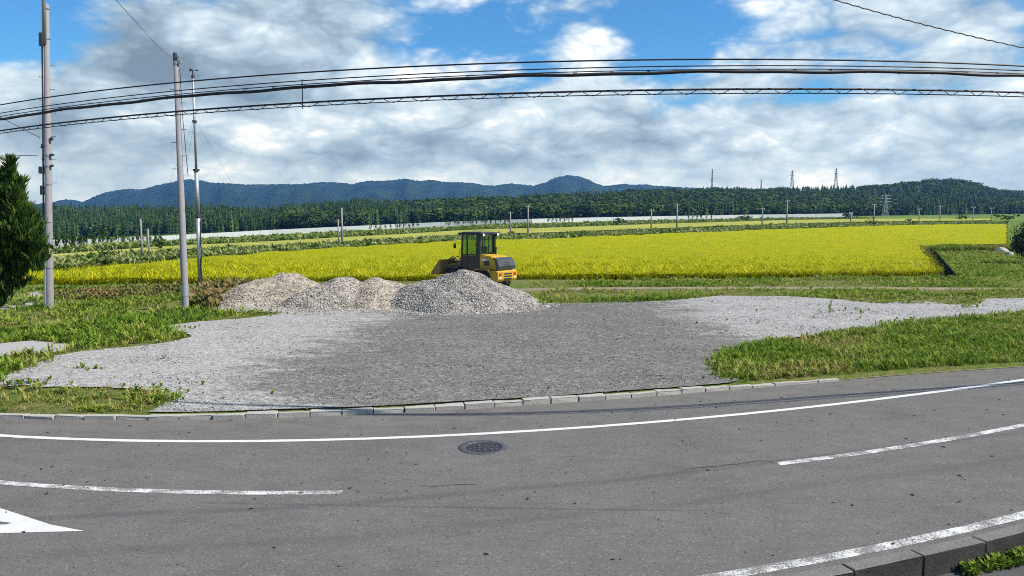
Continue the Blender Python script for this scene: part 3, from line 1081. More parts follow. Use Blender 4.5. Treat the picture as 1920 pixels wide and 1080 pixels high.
turf('grass', [(gs, 1)], 15000, .08, .26, M_grass, 'mown grass verge between the gravel lot and the rice field', 34, 1.0, clear=[track], wid=1.5, bare=.45, dry=.9)
gb = W([(1745, 516), (1738, 462), (1900, 458), (2050, 470), (2100, 520)])
turf('grass', [(gb, 1)], 13000, .12, .36, M_grass, 'grass bank around the drainage ditch', 35, 1.4, clear=[ditch], wid=1.8, bare=.1, dry=.3)
# weeds: reddish leafy ones by the first pile, sprigs in the gravel
wl = W([(385, 545), (480, 536), (470, 545), (430, 565), (395, 580), (360, 578), (365, 555)])
turf('weeds', [(wl, 1)], 1600, .18, .55, M_grass_dry, 'reddish brown leafy weeds beside the leftmost gravel pile', 36, 1, weed_t)
wl2 = W([(100, 545), (340, 540), (340, 556), (210, 566), (100, 560)])
turf('weeds', [(wl2, 1)], 1500, .10, .35, M_grass_dry, 'drying brown weeds between the two concrete poles', 37, 1, weed_t)
rg = np.random.default_rng(38); q = []
for cx, cy, rx, ry, n_ in [(1585, 586, 26, 2.6, 45), (1690, 606, 20, 3, 130), (1820, 577, 16, 2, 50), (1730, 612, 24, 3, 90), (170, 694, 26, 2, 35), (40, 720, 30, 3, 60), (470, 589, 36, 2.5, 170), (285, 742, 36, 8, 170), (1235, 744, 16, 2, 14), (1390, 708, 36, 4, 150), (1490, 706, 40, 3, 120), (330, 616, 22, 2, 60), (600, 700, 200, 40, 12), (1500, 600, 140, 14, 20)]:
    q += [at(cx + rg.normal(0, rx), cy + rg.normal(0, ry))[:2] for _ in range(n_)]
q = np.array(q); q = q[q[:, 1] > kerb_line(q[:, 0]) + .12]
v, f, r = scatter(weed_t, np.column_stack([q, ground_z(q[:, 0], q[:, 1]) + .02]), .03 + .13 * rg.random(len(q)) ** 2, rg.random(len(q)) * 6.28, rg, rnd=rg.random(len(q)) * .75)
tag(link('weeds', np_mesh('weeds', v, f, r), M_grass), 'sparse weed tufts coming up through the gravel', 'weeds', kind='stuff')
kw = flat_at(1870, 1056, -.28)
wn = [(kw[0] + .55 * math.cos(t) * 1.3, float(nkc(kw[0] + .55 * math.cos(t) * 1.3)) - .22 + .11 * math.sin(t)) for t in np.linspace(0, 6.28, 14)]
rg = np.random.default_rng(39); q = sample(wn, 160, rg, 0)
v, f, r = scatter(weed_t, np.column_stack([q, np.full(len(q), -.22)]), .05 + .12 * rg.random(len(q)), rg.random(len(q)) * 6.28, rg, rnd=rg.random(len(q)) * .6 + .1)
tag(link('weeds', np_mesh('weeds', v, f, r), M_grass), 'bright green weeds growing at the foot of the dark kerb', 'weeds', kind='stuff')
# tall single weed in the gravel
tw = at(1555, 588); v, f = tuft(9, .04, .75, .016, .22, 77, .1)
o = link('tall_weed', np_mesh('tall_weed', v, f, np.full(len(v), .3)), M_grass); o.location = tw
tag(o, 'single thin tall weed standing in the pale gravel', 'weed')

rice_far = [(100, 500), (340, 482), (640, 462), (860, 450), (1000, 447), (1240, 437), (1480, 428), (1700, 421), (1887, 419)]
RH = .82
rp = [(-48.0, 43.2), (-25.0, 45.4), (0.0, 48.0), (27.2, 51.2)] + [at(px, py, RH)[:2] for px, py in [(1722, 458), (1800, 456), (1887, 457)]] + [at(px, py, RH)[:2] for px, py in rice_far[::-1]] + [(-60.0, 49.0)]
rice_poly = np.array([np.array(p) for p in rp])
rg = np.random.default_rng(50)
rh = lambda x, y: float(ground_z(x, y)) + .54 + .20 * float(ss(52, 75, y)) + .05 * math.sin(x * 1.1 + y * .7) + .04 * math.sin(x * .31 - y * .9)
tag(sheet('rice_field', rough_edge(rice_poly, 1.2, .10, rg), rh, M_rice_sheet, 16000, 9), 'wide field of ripe golden green rice', kind='structure')
q = sample(rice_poly, 56000, rg, 2.0); q = q[on_frame(q, 60)]
fr = []
for k in range(6000):
    t = rg.random(); x = -48 + 75 * t; fr.append((x, 48 + .115 * x + abs(rg.normal(0, .5)) - .1))
fr = np.array(fr); fr = fr[fr[:, 0] < 27]
ed = np.array(rp[3:7]); eg = []
for k in range(3):
    L = np.linalg.norm(ed[k + 1] - ed[k]); tt = rg.random(int(L * 34))
    eg.append(ed[k] + (ed[k + 1] - ed[k]) * tt[:, None] + rg.normal(0, .25, (len(tt), 2)) + np.array([-.1, .2]))
q = np.concatenate([q, fr] + eg)
grow = 1 + .9 * ss(50, 160, q[:, 1])
S = np.column_stack([rg.uniform(.8, 1.3, len(q)) * grow * .9, RH * rg.uniform(.85, 1.12, len(q))])
v, f, r = scatter(rice_t, np.column_stack([q, ground_z(q[:, 0], q[:, 1])]), S, rg.random(len(q)) * 6.28, rg)
tag(link('rice_plants', np_mesh('rice_plants', v, f, r), M_rice), 'dense ripe rice plants with bending yellow ears', 'rice', kind='stuff')
# a gap row across the field and the fringe of orange stalks by the bank
fx = W([(1722, 458), (1748, 517), (1735, 517), (1708, 458)])
turf('rice_fringe', [(fx, 1)], 3000, .5, .85, M_grass_dry, 'browned outer rows of rice by the ditch bank', 51, 1.0, rice_t, wid=1.6)

e1, e2, e3 = [np.array(p) for p in rp[4:7]]
dy_ = np.array([0, -1.0])
turf('grass', [([e1 + dy_ * 2.2, e2 + dy_ * 2.2, e3 + dy_ * 2.2, e3 - dy_ * .1, e2 - dy_ * .1, e1 - dy_ * .1], 1)], 5000, .35, .85, M_grass, 'taller grass fringe where the bank meets the rice', 41, 1.0, wid=1.0, dry=.4)

# ------------------------------------------------------------------ levee weeds, pale far fields
lo_ = [(60, 503)] + rice_far[:-1] + [(1887, 420)]
up_ = [(1887, 416.5), (1600, 418), (1480, 421), (1240, 430), (1000, 439), (860, 442), (640, 455), (340, 472), (100, 487), (60, 489)]
lev = [at(px, py, .5)[:2] for px, py in lo_] + [at(px, py, .3)[:2] for px, py in up_]
turf('levee_weeds', [(lev, 1)], 18000, .20, .85, M_weed, 'rank green weeds along the levee behind the rice', 52, 1.8, weed_t, wid=1.2, dry=1.1)
pf = [at(px, py)[:2] for px, py in [(60, 490), (100, 487), (340, 472), (640, 455.5), (860, 442), (1000, 439), (1240, 430), (1480, 421), (1640, 417), (1860, 414.5), (1860, 411), (1640, 411), (1480, 413.5), (1240, 421), (1000, 430), (860, 434), (640, 447), (340, 463), (100, 481), (60, 484)]]
tag(sheet('far_fields', rough_edge(pf, 3.0, .3, rg), lambda x, y: float(ground_z(x, y)) + .25, M_pale, 600), 'pale yellow fields beyond the levee', kind='structure')
mid = [at(px, py)[:2] for px, py in [(60, 484), (100, 481), (340, 463), (640, 447), (860, 434), (1000, 430), (1240, 421), (1480, 413.5), (1640, 411), (1640, 408.5), (1480, 410), (1240, 414), (1000, 421), (860, 427), (640, 436), (340, 453), (100, 471), (60, 474)]]
turf('scrub', [(mid, 1)], 10000, .25, .95, M_weed, 'green scrub on the bank below the white barrier wall', 53, 1.2, weed_t, wid=1.5, dry=.6)

# ------------------------------------------------------------------ white barrier wall
wall_px = [(60, 473), (100, 470), (200, 461), (310, 453), (420, 446), (500, 441), (640, 434), (740, 429), (840, 424.5), (1000, 419), (1120, 415.5), (1240, 412.5), (1420, 409), (1600, 406.5)]
wp = np.array([at(px, py) for px, py in wall_px])
seg = np.concatenate([[0], np.cumsum(np.linalg.norm(np.diff(wp[:, :2], axis=0), axis=1))])
wt = empty('barrier_wall', tuple(wp[0])); tag(wt, 'long low white barrier wall along the foot of the wooded hill', 'wall')
s = 0.0; WP = lambda s: np.array([np.interp(s, seg, wp[:, k]) for k in range(3)])
heights = np.interp(seg, [0, seg[-1]], [1.35, 1.9])
while s < seg[-1] - 1:
    a, b = WP(s), WP(min(s + 4.0, seg[-1])); hh = np.interp(s, seg, heights)
    d = (b - a)[:2]; L = np.linalg.norm(d); d = d / L; n_ = np.array([-d[1], d[0]]) * .12
    a = a + np.append(d * .02, 0); b = b - np.append(d * .02, 0)
    a_, b_ = a - wp[0], b - wp[0]
    m = MB()
    m.hexa([(a_[0] - n_[0], a_[1] - n_[1], a_[2] - .5), (b_[0] - n_[0], b_[1] - n_[1], b_[2] - .5), (b_[0] + n_[0], b_[1] + n_[1], b_[2] - .5), (a_[0] + n_[0], a_[1] + n_[1], a_[2] - .5)],
           [(a_[0] - n_[0], a_[1] - n_[1], a_[2] + hh), (b_[0] - n_[0], b_[1] - n_[1], b_[2] + hh), (b_[0] + n_[0], b_[1] + n_[1], b_[2] + hh), (a_[0] + n_[0], a_[1] + n_[1], a_[2] + hh)])
    m.build('wall_panel', M_wall, wt)
    s += 4.0


# ------------------------------------------------------------------ tree prototypes
def conifer(seed, tiers=5, pts=6):
    rg = np.random.default_rng(seed); V = []; F = []
    V += [(-.02, 0, 0), (.02, .01, 0), (0, -.02, 0), (0, 0, .6)]; F += [(0, 1, 3), (1, 2, 3), (2, 0, 3)]
    for t in range(tiers):
        u = t / (tiers - 1)
        zt = .28 + .72 * u + .02; zb = zt - .30 * (1 - .45 * u); r = .165 * (1 - u) ** .8 + .03
        k = len(V); V.append((rg.normal(0, .008), rg.normal(0, .008), min(zt + .06, 1.02)))
        for j in range(pts * 2):
            a = math.pi * (j + .5 * t) / pts + rg.normal(0, .12)
            rr_ = r * (rg.uniform(.85, 1.25) if j % 2 == 0 else rg.uniform(.38, .6))
            V.append((rr_ * math.cos(a), rr_ * math.sin(a), zb + (0 if j % 2 == 0 else .07) + rg.normal(0, .015)))
        for j in range(pts * 2): F.append((k, k + 1 + j, k + 1 + (j + 1) % (pts * 2)))
    return np.array(V, float), np.array(F)


def broadleaf(seed, n=84, lobes=7):
    rg = np.random.default_rng(seed); V = [(-.02, 0, 0), (.02, .01, 0), (0, -.02, 0), (0, 0, .6)]; F = [(0, 1, 3), (1, 2, 3), (2, 0, 3)]
    C = [(rg.normal(0, .17), rg.normal(0, .17), rg.uniform(.42, .82), rg.uniform(.16, .25)) for _ in range(lobes)]
    for i in range(n):
        cx, cy, cz, cr = C[i % lobes]
        d = rg.normal(0, 1, 3); d /= np.linalg.norm(d)
        p = np.array([cx, cy, cz]) + d * cr * rg.uniform(.7, 1.05) * np.array([1, 1, .8])
        nrm = d + rg.normal(0, .55, 3) + np.array([0, 0, .3]); nrm /= np.linalg.norm(nrm)
        u = np.cross(nrm, rg.normal(0, 1, 3)); u /= np.linalg.norm(u); w_ = np.cross(nrm, u)
        s = rg.uniform(.055, .10); k = len(V)
        V += [p + u * s, p + w_ * s * .8 + nrm * s * .2, p - u * s, p - w_ * s * .8 - nrm * s * .1]
        F += [(k, k + 1, k + 2), (k, k + 2, k + 3)]
    return np.array(V, float), np.array(F)


con = [conifer(k) for k in range(7)]
brd = [broadleaf(k + 100) for k in range(7)]

# ------------------------------------------------------------------ wooded hills
CR = [(-260, 386), (-100, 384), (0, 381), (100, 379), (240, 382), (400, 380), (500, 384), (560, 378), (640, 372), (690, 368), (760, 372), (850, 366), (950, 363), (1040, 357), (1150, 353), (1250, 350), (1330, 348), (1450, 348), (1530, 346), (1600, 344), (1650, 341), (1700, 337), (1740, 332), (1780, 331), (1820, 337), (1860, 351), (1920, 355), (2050, 356), (2200, 358)]
crx, cry = zip(*CR)
FD = lambda p: np.interp(p, [-260, 300, 700, 1000, 1400, 1920, 2200], [380, 390, 400, 400, 460, 560, 600])
BD = lambda p: np.interp(p, [-260, 300, 700, 1000, 1400, 1700, 1920, 2200], [540, 560, 640, 680, 800, 950, 950, 950])
TH = 8.6
def hill_z(p, t):
    """height of the wooded slope: p image column of the bearing, t 0 at its foot, 1 at its crest"""
    p = np.asarray(p, float); t = np.asarray(t, float)
    d = FD(p) + (BD(p) - FD(p)) * t
    zf = ground_z((p - 960) / FPX * FD(p), FD(p))
    cz = CAM_H + BD(p) * np.tan(np.arctan((540 - np.interp(p, crx, cry)) / FPX) - PITCH) - TH
    bump = 2.2 * np.sin(p * .021 + t * 3.0) * np.sin(t * 3.14) + 1.2 * np.sin(p * .047 - t * 5)
    return zf + (np.maximum(cz, zf) - zf) * np.clip(t, 0, 1) ** 1.15 + bump * np.clip(t * 2, 0, 1) * (1 - np.clip(t, 0, 1)) - np.maximum(t - 1, 0) * 60


V = []; F = []
ps = np.linspace(-420, 2340, 130); ts = np.linspace(0, 1.6, 26)
for i, p in enumerate(ps):
    for t in ts:
        d = float(FD(p) + (BD(p) - FD(p)) * t)
        V.append(((p - 960) / FPX * d, d, float(hill_z(p, t)) - .3 - (1.5 if t == 0 else 0)))
nt_ = len(ts)
for i in range(len(ps) - 1):
    for j in range(nt_ - 1):
        a = i * nt_ + j
        F += [(a, a + nt_, a + nt_ + 1), (a, a + nt_ + 1, a + 1)]
tag(link('wooded_hills', np_mesh('wooded_hills', V, F), M_hill, None, True), 'low dark wooded hills behind the fields', kind='structure')

rg = np.random.default_rng(70)
n = 12500
p = rg.uniform(-280, 2220, n); t = rg.random(n) ** 1.1 * 1.03
d = FD(p) + (BD(p) - FD(p)) * t
P = np.column_stack([(p - 960) / FPX * d, d, hill_z(p, t) - .5])
mixn = np.sin(p * .013 + t * 4) + np.sin(p * .031 - t * 7 + 1) * .8 + rg.normal(0, .5, n)
bl = np.where(p < 500, 1.25, np.where(p < 780, .6, -.35))
bl = bl - 1.1 * ((p > 1420) & (p < 1660) & (t < .5)) - .9 * ((p > 900) & (p < 1330) & (t < .75)) - 1.5 * ((p > 525) & (p < 610) & (t < .3)) - .8 * ((p > 760) & (p < 840) & (t < .35))
is_b = mixn > bl + .35
hC = TH * rg.uniform(.66, 1.15, n); hB = TH * rg.uniform(.66, 1.05, n)
idx = ~is_b
SC = np.column_stack([hC * rg.uniform(.9, 1.5, n), hC])
v, f, r = scatter(con, P[idx], SC[idx], rg.random(idx.sum()) * 6.28, rg, tilt=.02)
tag(link('conifer_forest', np_mesh('conifer_forest', v, f, r), M_conifer), 'dark cedar forest covering the hills', 'forest', kind='stuff')
idx = is_b
SB = np.column_stack([hB * rg.uniform(1.1, 1.9, n), hB])
v, f, r = scatter(brd, P[idx], SB[idx], rg.random(idx.sum()) * 6.28, rg)
tag(link('broadleaf_forest', np_mesh('broadleaf_forest', v, f, r), M_broad), 'lighter green broadleaf trees among the cedars', 'forest', kind='stuff')

# small dark trees standing in front of the white wall
sh_mesh = []
for k in range(4):
    vv, ff = broadleaf(200 + k, 70, 5); vv = vv * np.array([1, 1, 1.0])
    sh_mesh.append(np_mesh('shrub', vv, ff, np.random.default_rng(k).random(len(vv)) * .5))
spans = [(108, 305, 25, 'dark roadside shrub in the long row before the wall, behind the twin thin poles', 'shrub row behind the twin thin poles'),
         (694, 790, 11, 'dark shrub in the short row before the white wall, above the low piles', 'shrub row above the low piles'),
         (832, 958, 15, 'dark shrub in the row before the white wall, behind the loader cab', 'shrub row behind the loader cab'),
         (1024, 1076, 7, 'dark shrub in the small clump before the wall, below the round mountain', 'shrub row below the round mountain'),
         (1285, 1338, 6, 'dark shrub in the small clump before the wall, below the tall lattice mast', 'shrub row below the lattice mast')]
rr = random.Random(8)
for (a, b, n_, lab, grp) in spans:
    for k in range(n_):
        px = a + (b - a) * (k + .5 + rr.uniform(-.25, .25)) / n_
        py = np.interp(px, [q[0] for q in wall_px], [q[1] for q in wall_px]) + 2.0
        w0 = at(px, py)
        o = link('shrub', sh_mesh[rr.randrange(4)], M_broad)
        hgt_ = rr.uniform(2.7, 3.4) * (1 if a < 800 else 1.15)
        o.location = (w0[0], w0[1] - .6, w0[2] - .3); o.scale = (hgt_ * .36, hgt_ * .36, hgt_ * .9); o.rotation_euler.z = rr.random() * 6.28
        tag(o, lab, 'shrub', grp)
# bigger lone bushes on the levee
for (px, py, hp, wp_, lab) in [(300, 470, 26, 44, 'round dark bush below the white wall near the twin thin poles'), (655, 436, 0, 0, ''), (1160, 424, 16, 28, 'dark bush at the culvert below the white wall'),
                               (1395, 414, 13, 40, 'dark bush beside a culvert opening under the white wall'), (1590, 411, 14, 30, 'dark bush at the end of the white wall'), (1632, 423, 12, 40, 'low levee bush before the two poles by the steel pylon'),
                               (1704, 418, 8, 18, 'small round bush on the levee'), (1803, 413, 12, 26, 'dark rounded bush by the far edge of the fields'), (1890, 414, 16, 40, 'dark bush at the foot of the hill near the frame edge')]:
    if not hp: continue
    w0 = at(px, py); u = w0[1] / FPX
    o = link('bush', sh_mesh[rr.randrange(4)], M_broad); o.location = (w0[0], w0[1], w0[2] - hp * u * .25)
    o.scale = (wp_ * u * 1.1, wp_ * u * 1.1, hp * u * 1.3); o.rotation_euler.z = rr.random() * 6
    tag(o, lab, 'bush', 'bushes along the levee')

# ------------------------------------------------------------------ far mountains
MT = [(-300, 392), (60, 386), (100, 381), (130, 375), (160, 380), (175, 373), (200, 363), (240, 356), (270, 357), (300, 349), (330, 343), (360, 338), (385, 341), (400, 344), (440, 346), (470, 348), (520, 347), (560, 347), (610, 343), (650, 345), (665, 347), (690, 341), (725, 341), (760, 337), (790, 341), (810, 339), (835, 343), (880, 344), (920, 350), (960, 346), (1000, 350), (1020, 345), (1040, 335), (1068, 330), (1092, 334), (1115, 345), (1128, 350), (1165, 347), (1210, 348), (1260, 352), (1400, 360), (2300, 372)]
mxs, mys = zip(*MT)
rg = np.random.default_rng(80)
ps = np.linspace(-300, 2300, 620); rs = np.linspace(0, 1.5, 40)
V = []; F = []
for p in ps:
    y0 = float(np.interp(p, mxs, mys)); dc = 3300.0
    zc = CAM_H + dc * math.tan(math.atan((540 - y0) / FPX) - PITCH) + 4
    for r in rs:
        d = 2000 + 1300 * r
        sh = min(r, 1.0)
        k = sh ** 1.25 if r <= 1 else 1 - (r - 1) * .9
        rid = .14 * math.sin(p * .055 + 3 * r + 1.5 * math.sin(p * .017)) * math.sin(min(r, 1) * 3.14159) + .07 * math.sin(p * .13 - 5 * r) * math.sin(min(r, 1) * 3.14159)
        z = -12 + (zc + 12) * max(0, k + rid * k) + rg.normal(0, 1.1) * (1 if .02 < r else 0)
        V.append(((p - 960) / FPX * d, d, z))
n_ = len(rs)
for i in range(len(ps) - 1):
    for j in range(n_ - 1):
        a = i * n_ + j; F += [(a, a + n_, a + n_ + 1), (a, a + n_ + 1, a + 1)]
tag(link('mountains', np_mesh('mountains', V, F), M_mtn, None, True), 'blue forested mountain range on the skyline', kind='structure')


# ------------------------------------------------------------------ pylons and far poles
def pylon(px, ytop, ybase, depth, label, w=.16, arms=((.70, .34), (.82, .30), (.93, .22)), thick=.16):
    b = at_depth(px, ybase, depth); H = (ybase - ytop) * depth / FPX
    e = tag(empty('pylon', tuple(b)), label, 'pylon', 'steel pylons on the hills')
    m = MB(); hw = H * w / 2; th = max(thick, .00018 * depth)
    lv = [0, .22, .42, .58, .70, .80, .90, 1.0]
    wd = lambda u: hw * (1 - u) ** 1.15 + .03 * H * .35
    for sx in (-1, 1):
        for sy in (-1, 1): m.tube([(sx * wd(u), sy * wd(u), u * H) for u in lv], th, 4)
    m.build('leg_frame', M_pylon, e)
    m = MB()
    for i in range(len(lv) - 1):
        for (ax, ay, bx, by) in ((-1, -1, 1, -1), (1, -1, 1, 1), (1, 1, -1, 1), (-1, 1, -1, -1)):
            u0, u1 = lv[i], lv[i + 1]
            m.tube([(ax * wd(u0), ay * wd(u0), u0 * H), (bx * wd(u1), by * wd(u1), u1 * H)], th * .7, 4)
            m.tube([(bx * wd(u0), by * wd(u0), u0 * H), (ax * wd(u1), ay * wd(u1), u1 * H)], th * .7, 4)
    m.build('bracing', M_pylon, e)
    for u, l in arms:
        m = MB(); L = l * H / 2
        m.tube([(-L, 0, u * H), (0, 0, u * H + .02 * H), (L, 0, u * H)], th * .8, 4); m.tube([(-L, 0, u * H), (L, 0, u * H)], th * .8, 4)
        m.build('crossarm', M_pylon, e)


pylon(1335, 317, 352, 840, 'slim lattice mast rising over the ridge, nearest to the round mountain', .07, ((.45, .2), (.62, .16), (.8, .14), (.93, .12)))
pylon(1427, 336, 354, 900, 'shortest pylon peeping over the ridge', .1)
pylon(1485, 320, 352, 860, 'steel pylon on the ridge, second from the hilltop side')
pylon(1567, 316, 350, 860, 'tallest steel pylon on the ridge, nearest to the rounded hilltop')
pylon(1659, 364, 411, 470, 'pale steel pylon standing low in front of the woods', .2, ((.68, .5), (.80, .42), (.92, .3)), .14)


def far_pole(px, ytop, ybase, label, w=4.0, arm=True, m_=M_pole):
    b = at(px, ybase); u = b[1] / FPX; H = (ybase - ytop) * u
    e = tag(empty('utility_pole', tuple(b)), label, 'utility pole', 'distant utility poles')
    MB().tube([(0, 0, -.5), (0, 0, H)], [w * u / 2, w * u * .33], 8).build('shaft', m_, e, True)
    if arm:
        MB().box((0, 0, H * .93), (7 * u, 1.2 * u, 1.2 * u)).build('crossarm', M_darksteel, e)
        for s in (-1, 1): MB().tube([(s * 3 * u, 0, H * .93), (s * 3 * u, 0, H * .93 + 2.2 * u)], .7 * u, 6).build('insulator', M_white, e)
    return e, b, H


far_pole(267, 410, 486, 'taller of the twin thin poles on the levee before the cedars', 4, False)
far_pole(279.5, 429, 481, 'shorter of the twin thin poles on the levee before the cedars', 4, False)
far_pole(635, 411, 458, 'short dark pole close beside a taller pale one above the low piles', 3.4, False)
far_pole(642, 390, 463, 'tall pale pole close beside a short dark one above the low piles', 4.4, False)
FP = [(957, 397, 444, 'pole just beside the loader roof, shorter of two'), (990, 385, 441, 'taller pole second beside the loader roof'),
      (1221, 393, 431, 'shorter pole standing by a small white box on the levee'), (1269, 383, 430, 'tall pole next to the shorter one with the white box'),
      (1429, 390, 422, 'pole on the levee below the shortest pylon'), (1475, 375, 424, 'tall pole on the levee below the second ridge pylon'),
      (1595, 398, 420, 'short pole on the levee at the end of the white wall'), (1638, 383, 420, 'pole on the levee just before the pale low pylon'),
      (1723, 392, 416, 'thin pole on the levee beyond the small round bush'), (1762, 386, 417, 'thin taller pole below the rounded hilltop'), (1824, 388, 414, 'faint thin pole below the falling end of the hill'), (1858, 390, 414, 'faint thin pole close to the dark bush, last of the row')]
pole_tops = []
for (px, a, b, lab) in FP:
    e, w0, H = far_pole(px, a, b, lab, 3.2 if px < 1700 else 2.0); pole_tops.append((w0[0], w0[1], w0[2] + H * .93))
# levee line wires
PL = ['from the loader roof poles to the pole with the white box', 'over the small white box on the levee', 'from beside the white box towards the shortest pylon', 'below the shortest ridge pylon', 'from below the second ridge pylon to the wall end', 'over the end of the white wall',
      'passing in front of the pale low pylon', 'below the rise of the rounded hilltop', 'below the fall of the rounded hilltop', 'reaching the last faint pole by the dark bush']
for k in range(1, len(pole_tops) - 1):
    a, b = Vector(pole_tops[k]), Vector(pole_tops[k + 1])
    if (b - a).length > 260: continue
    pts = [a.lerp(b, t) - Vector((0, 0, .5 * 4 * t * (1 - t))) for t in np.linspace(0, 1, 9)]
    o = MB().tube(pts, .00011 * a.y, 4).build('power_line', M_cable)
    tag(o, 'thin far power line, ' + PL[k - 1], 'power line', 'distant power lines')
wb = at(1219, 432); u = wb[1] / FPX
o = MB().box((0, 0, 2.2 * u), (4.5 * u, 4 * u, 4.4 * u), None, .3 * u).build('utility_box', M_white); o.location = wb
tag(o, 'small white box at the foot of a levee pole', 'box')
wb = at(112, 498); u = wb[1] / FPX
e = tag(empty('bench', tuple(wb)), 'tiny pale bench-like board on posts at the rice edge', 'bench')
MB().box((0, 0, 4.2 * u), (19 * u, 4 * u, 2.2 * u)).build('seat', M_stump, e)
for s in (-1, 1): MB().box((s * 8 * u, 0, 1.5 * u), (1.6 * u, 3 * u, 3.4 * u)).build('leg', M_stump, e)

# ------------------------------------------------------------------ near poles
def band(e, r, z, h=.06, m_=M_steel, name='band'):
    return MB().lathe([(r, z - h / 2), (r + .018, z - h / 2), (r + .018, z + h / 2), (r, z + h / 2)], 20).build(name, m_, e, False)


def steps(e, r0, r1, H, z0, z1, gap, ang):
    i = 0; z = z0
    while z < z1:
        r = r0 + (r1 - r0) * z / H; a = ang + (math.pi if i % 2 else 0)
        MB().tube([(r * .8 * math.cos(a), r * .8 * math.sin(a), z), ((r + .17) * math.cos(a), (r + .17) * math.sin(a), z), ((r + .17) * math.cos(a), (r + .17) * math.sin(a), z + .03)], .011, 6).build('step_bolt', M_darksteel, e)
        z += gap; i += 1


# pole with fittings (beside the juniper)
b = at(93, 580); D1 = b[1]; u = D1 / FPX
H = (580 - 27) * u + .15
p1 = tag(empty('utility_pole', tuple(b)), 'tall concrete utility pole with boxes and a steel top, beside the juniper tree', 'utility pole')
R0, R1 = 7.4 * u, 4.4 * u
p1.rotation_euler = (0, .043, 0)
MB().lathe([(R0, -.3), (R0, .0), (R1, H), (R1 * .6, H + .03), (0.001, H + .03)], 28).build('shaft', M_pole, p1, True)
MB().tube([(-.02, -R1 - .03, H - 1.5), (-.04, -R1 - .03, H + 3.2)], [.075, .065], 12).build('steel_top_post', M_steel, p1, True)
for z in (H - .12, H - 1.25): band(p1, R1 + .012, z, .10)
MB().box((-.10, -R1 - .06, H - 1.35), (.16, .16, .5), None, .02).build('clamp_bracket', M_darksteel, p1)
def zpx(y, yb=580): return (yb - y) * u
rz = lambda z: R0 + (R1 - R0) * z / H
for (y, sx, w_, hh, m_, nm_) in [(320, -1, 8, 13, M_grey, 'junction_box'), (357, -1, 6, 17, M_darksteel, 'cable_closure'), (300, -1, 3, 5, M_darksteel, 'insulator'), (276, -1, 4, 8, M_darksteel, 'insulator'), (262, 1, 5, 6, M_darksteel, 'insulator'), (291, 1, 6, 4, M_darksteel, 'insulator'), (311, 1, 5, 4, M_darksteel, 'insulator'), (470, -1, 7, 9, M_white, 'meter_box')]:
    z = zpx(y)
    MB().box((sx * (rz(z) + w_ * u / 2 + .012), -.06, z), (w_ * u, w_ * u * .9, hh * u), None, .02).build(nm_, m_, p1)
    MB().box((sx * (rz(z) + .0), -.06, z), (.07, .06, .05)).build('bracket', M_steel, p1)
for y in (292, 312, 345, 415, 445, 500): band(p1, rz(zpx(y)), zpx(y), .05)
MB().tube([(-rz(zpx(75)) - .02, -.1, zpx(75)), (-rz(zpx(200)) - .02, -.08, zpx(200)), (-rz(zpx(350)) - .02, -.08, zpx(350)), (-rz(zpx(420)) - .03, -.08, zpx(420))], .03, 8).build('riser_cable', M_cable, p1)
MB().tube([(-R0 * .6, -R0 * .85, .0), (-rz(2.4) * .6, -rz(2.4) * .85, 2.4)], .05, 10).build('cable_conduit', M_steel, p1)
steps(p1, R0, R1, H, 3.2, H - 2, .45, .15)

# plain pole
b = at(348, 583); u = b[1] / FPX; H = (583 - 122) * u
p2 = tag(empty('utility_pole', tuple(b), 0), 'plain tapering concrete pole with step bolts and a steel band near its foot', 'utility pole')
R0, R1 = 6.7 * u, 4.4 * u
rz = lambda z: R0 + (R1 - R0) * z / H
MB().lathe([(R0, -.3), (R0, .0), (R1, H), (R1 * .7, H + .02), (.001, H + .02)], 28).build('shaft', M_pole, p2, True)
MB().tube([(-.03, 0, H - .2), (-.03, 0, H + .32)], .075, 10).build('top_cap', M_darksteel, p2)
band(p2, R1, H - .05, .10)
MB().box((R1 + .06, -.05, H - .02), (.14, .1, .12), None, .02).build('insulator', M_steel, p2)
MB().box((R1 + .04, -.05, H + .16), (.10, .08, .10), None, .02).build('insulator', M_steel, p2)
MB().lathe([(rz(.75) + .008, .58), (rz(.75) + .012, .58), (rz(.95) + .012, 1.02), (rz(.95) + .008, 1.02)], 28).build('steel_band', M_steel, p2)
steps(p2, R0, R1, H, 3.0, H - .6, .5, .1)
MB().tube([(rz(6.5) + .04, -.04, 9.3), (rz(6) + .08, -.05, 7.5), (rz(5) + .20, -.05, 5.2)], .012, 6).build('slack_cable', M_cable, p2)

# wind mast
b = at(376, 539); u = b[1] / FPX; Hm = (539 - 137) * u
p3 = tag(empty('wind_mast', tuple(b)), 'slender steel wind measuring mast with cup anemometer and guy wires', 'mast')
zz = lambda y: (539 - y) * u
MB().lathe([(.001, -.1), (.26, -.1), (.26, .05), (.17, .10), (.15, .42), (.001, .42)], 20).build('base_collar', M_darksteel, p3)
MB().tube([(0, 0, 0), (0, 0, zz(405))], [.115, .112], 16).build('lower_tube', M_steel, p3, True)
MB().tube([(0, 0, zz(405)), (0, 0, zz(320))], [.105, .10], 16).build('middle_tube', M_steel, p3, True)
MB().tube([(0, 0, zz(320)), (0, 0, zz(148))], [.062, .052], 12).build('upper_tube', M_steel, p3, True)
for y, r_ in ((405, .16), (320, .16), (231, .11), (150, .085)): MB().lathe([(.05, zz(y) - .07), (r_, zz(y) - .05), (r_, zz(y) + .05), (.05, zz(y) + .07)], 16).build('collar', M_darksteel, p3)
an = MB().tube([(0, 0, zz(150)), (0, 0, zz(138))], .035, 10).build('anemometer', M_darksteel, p3)
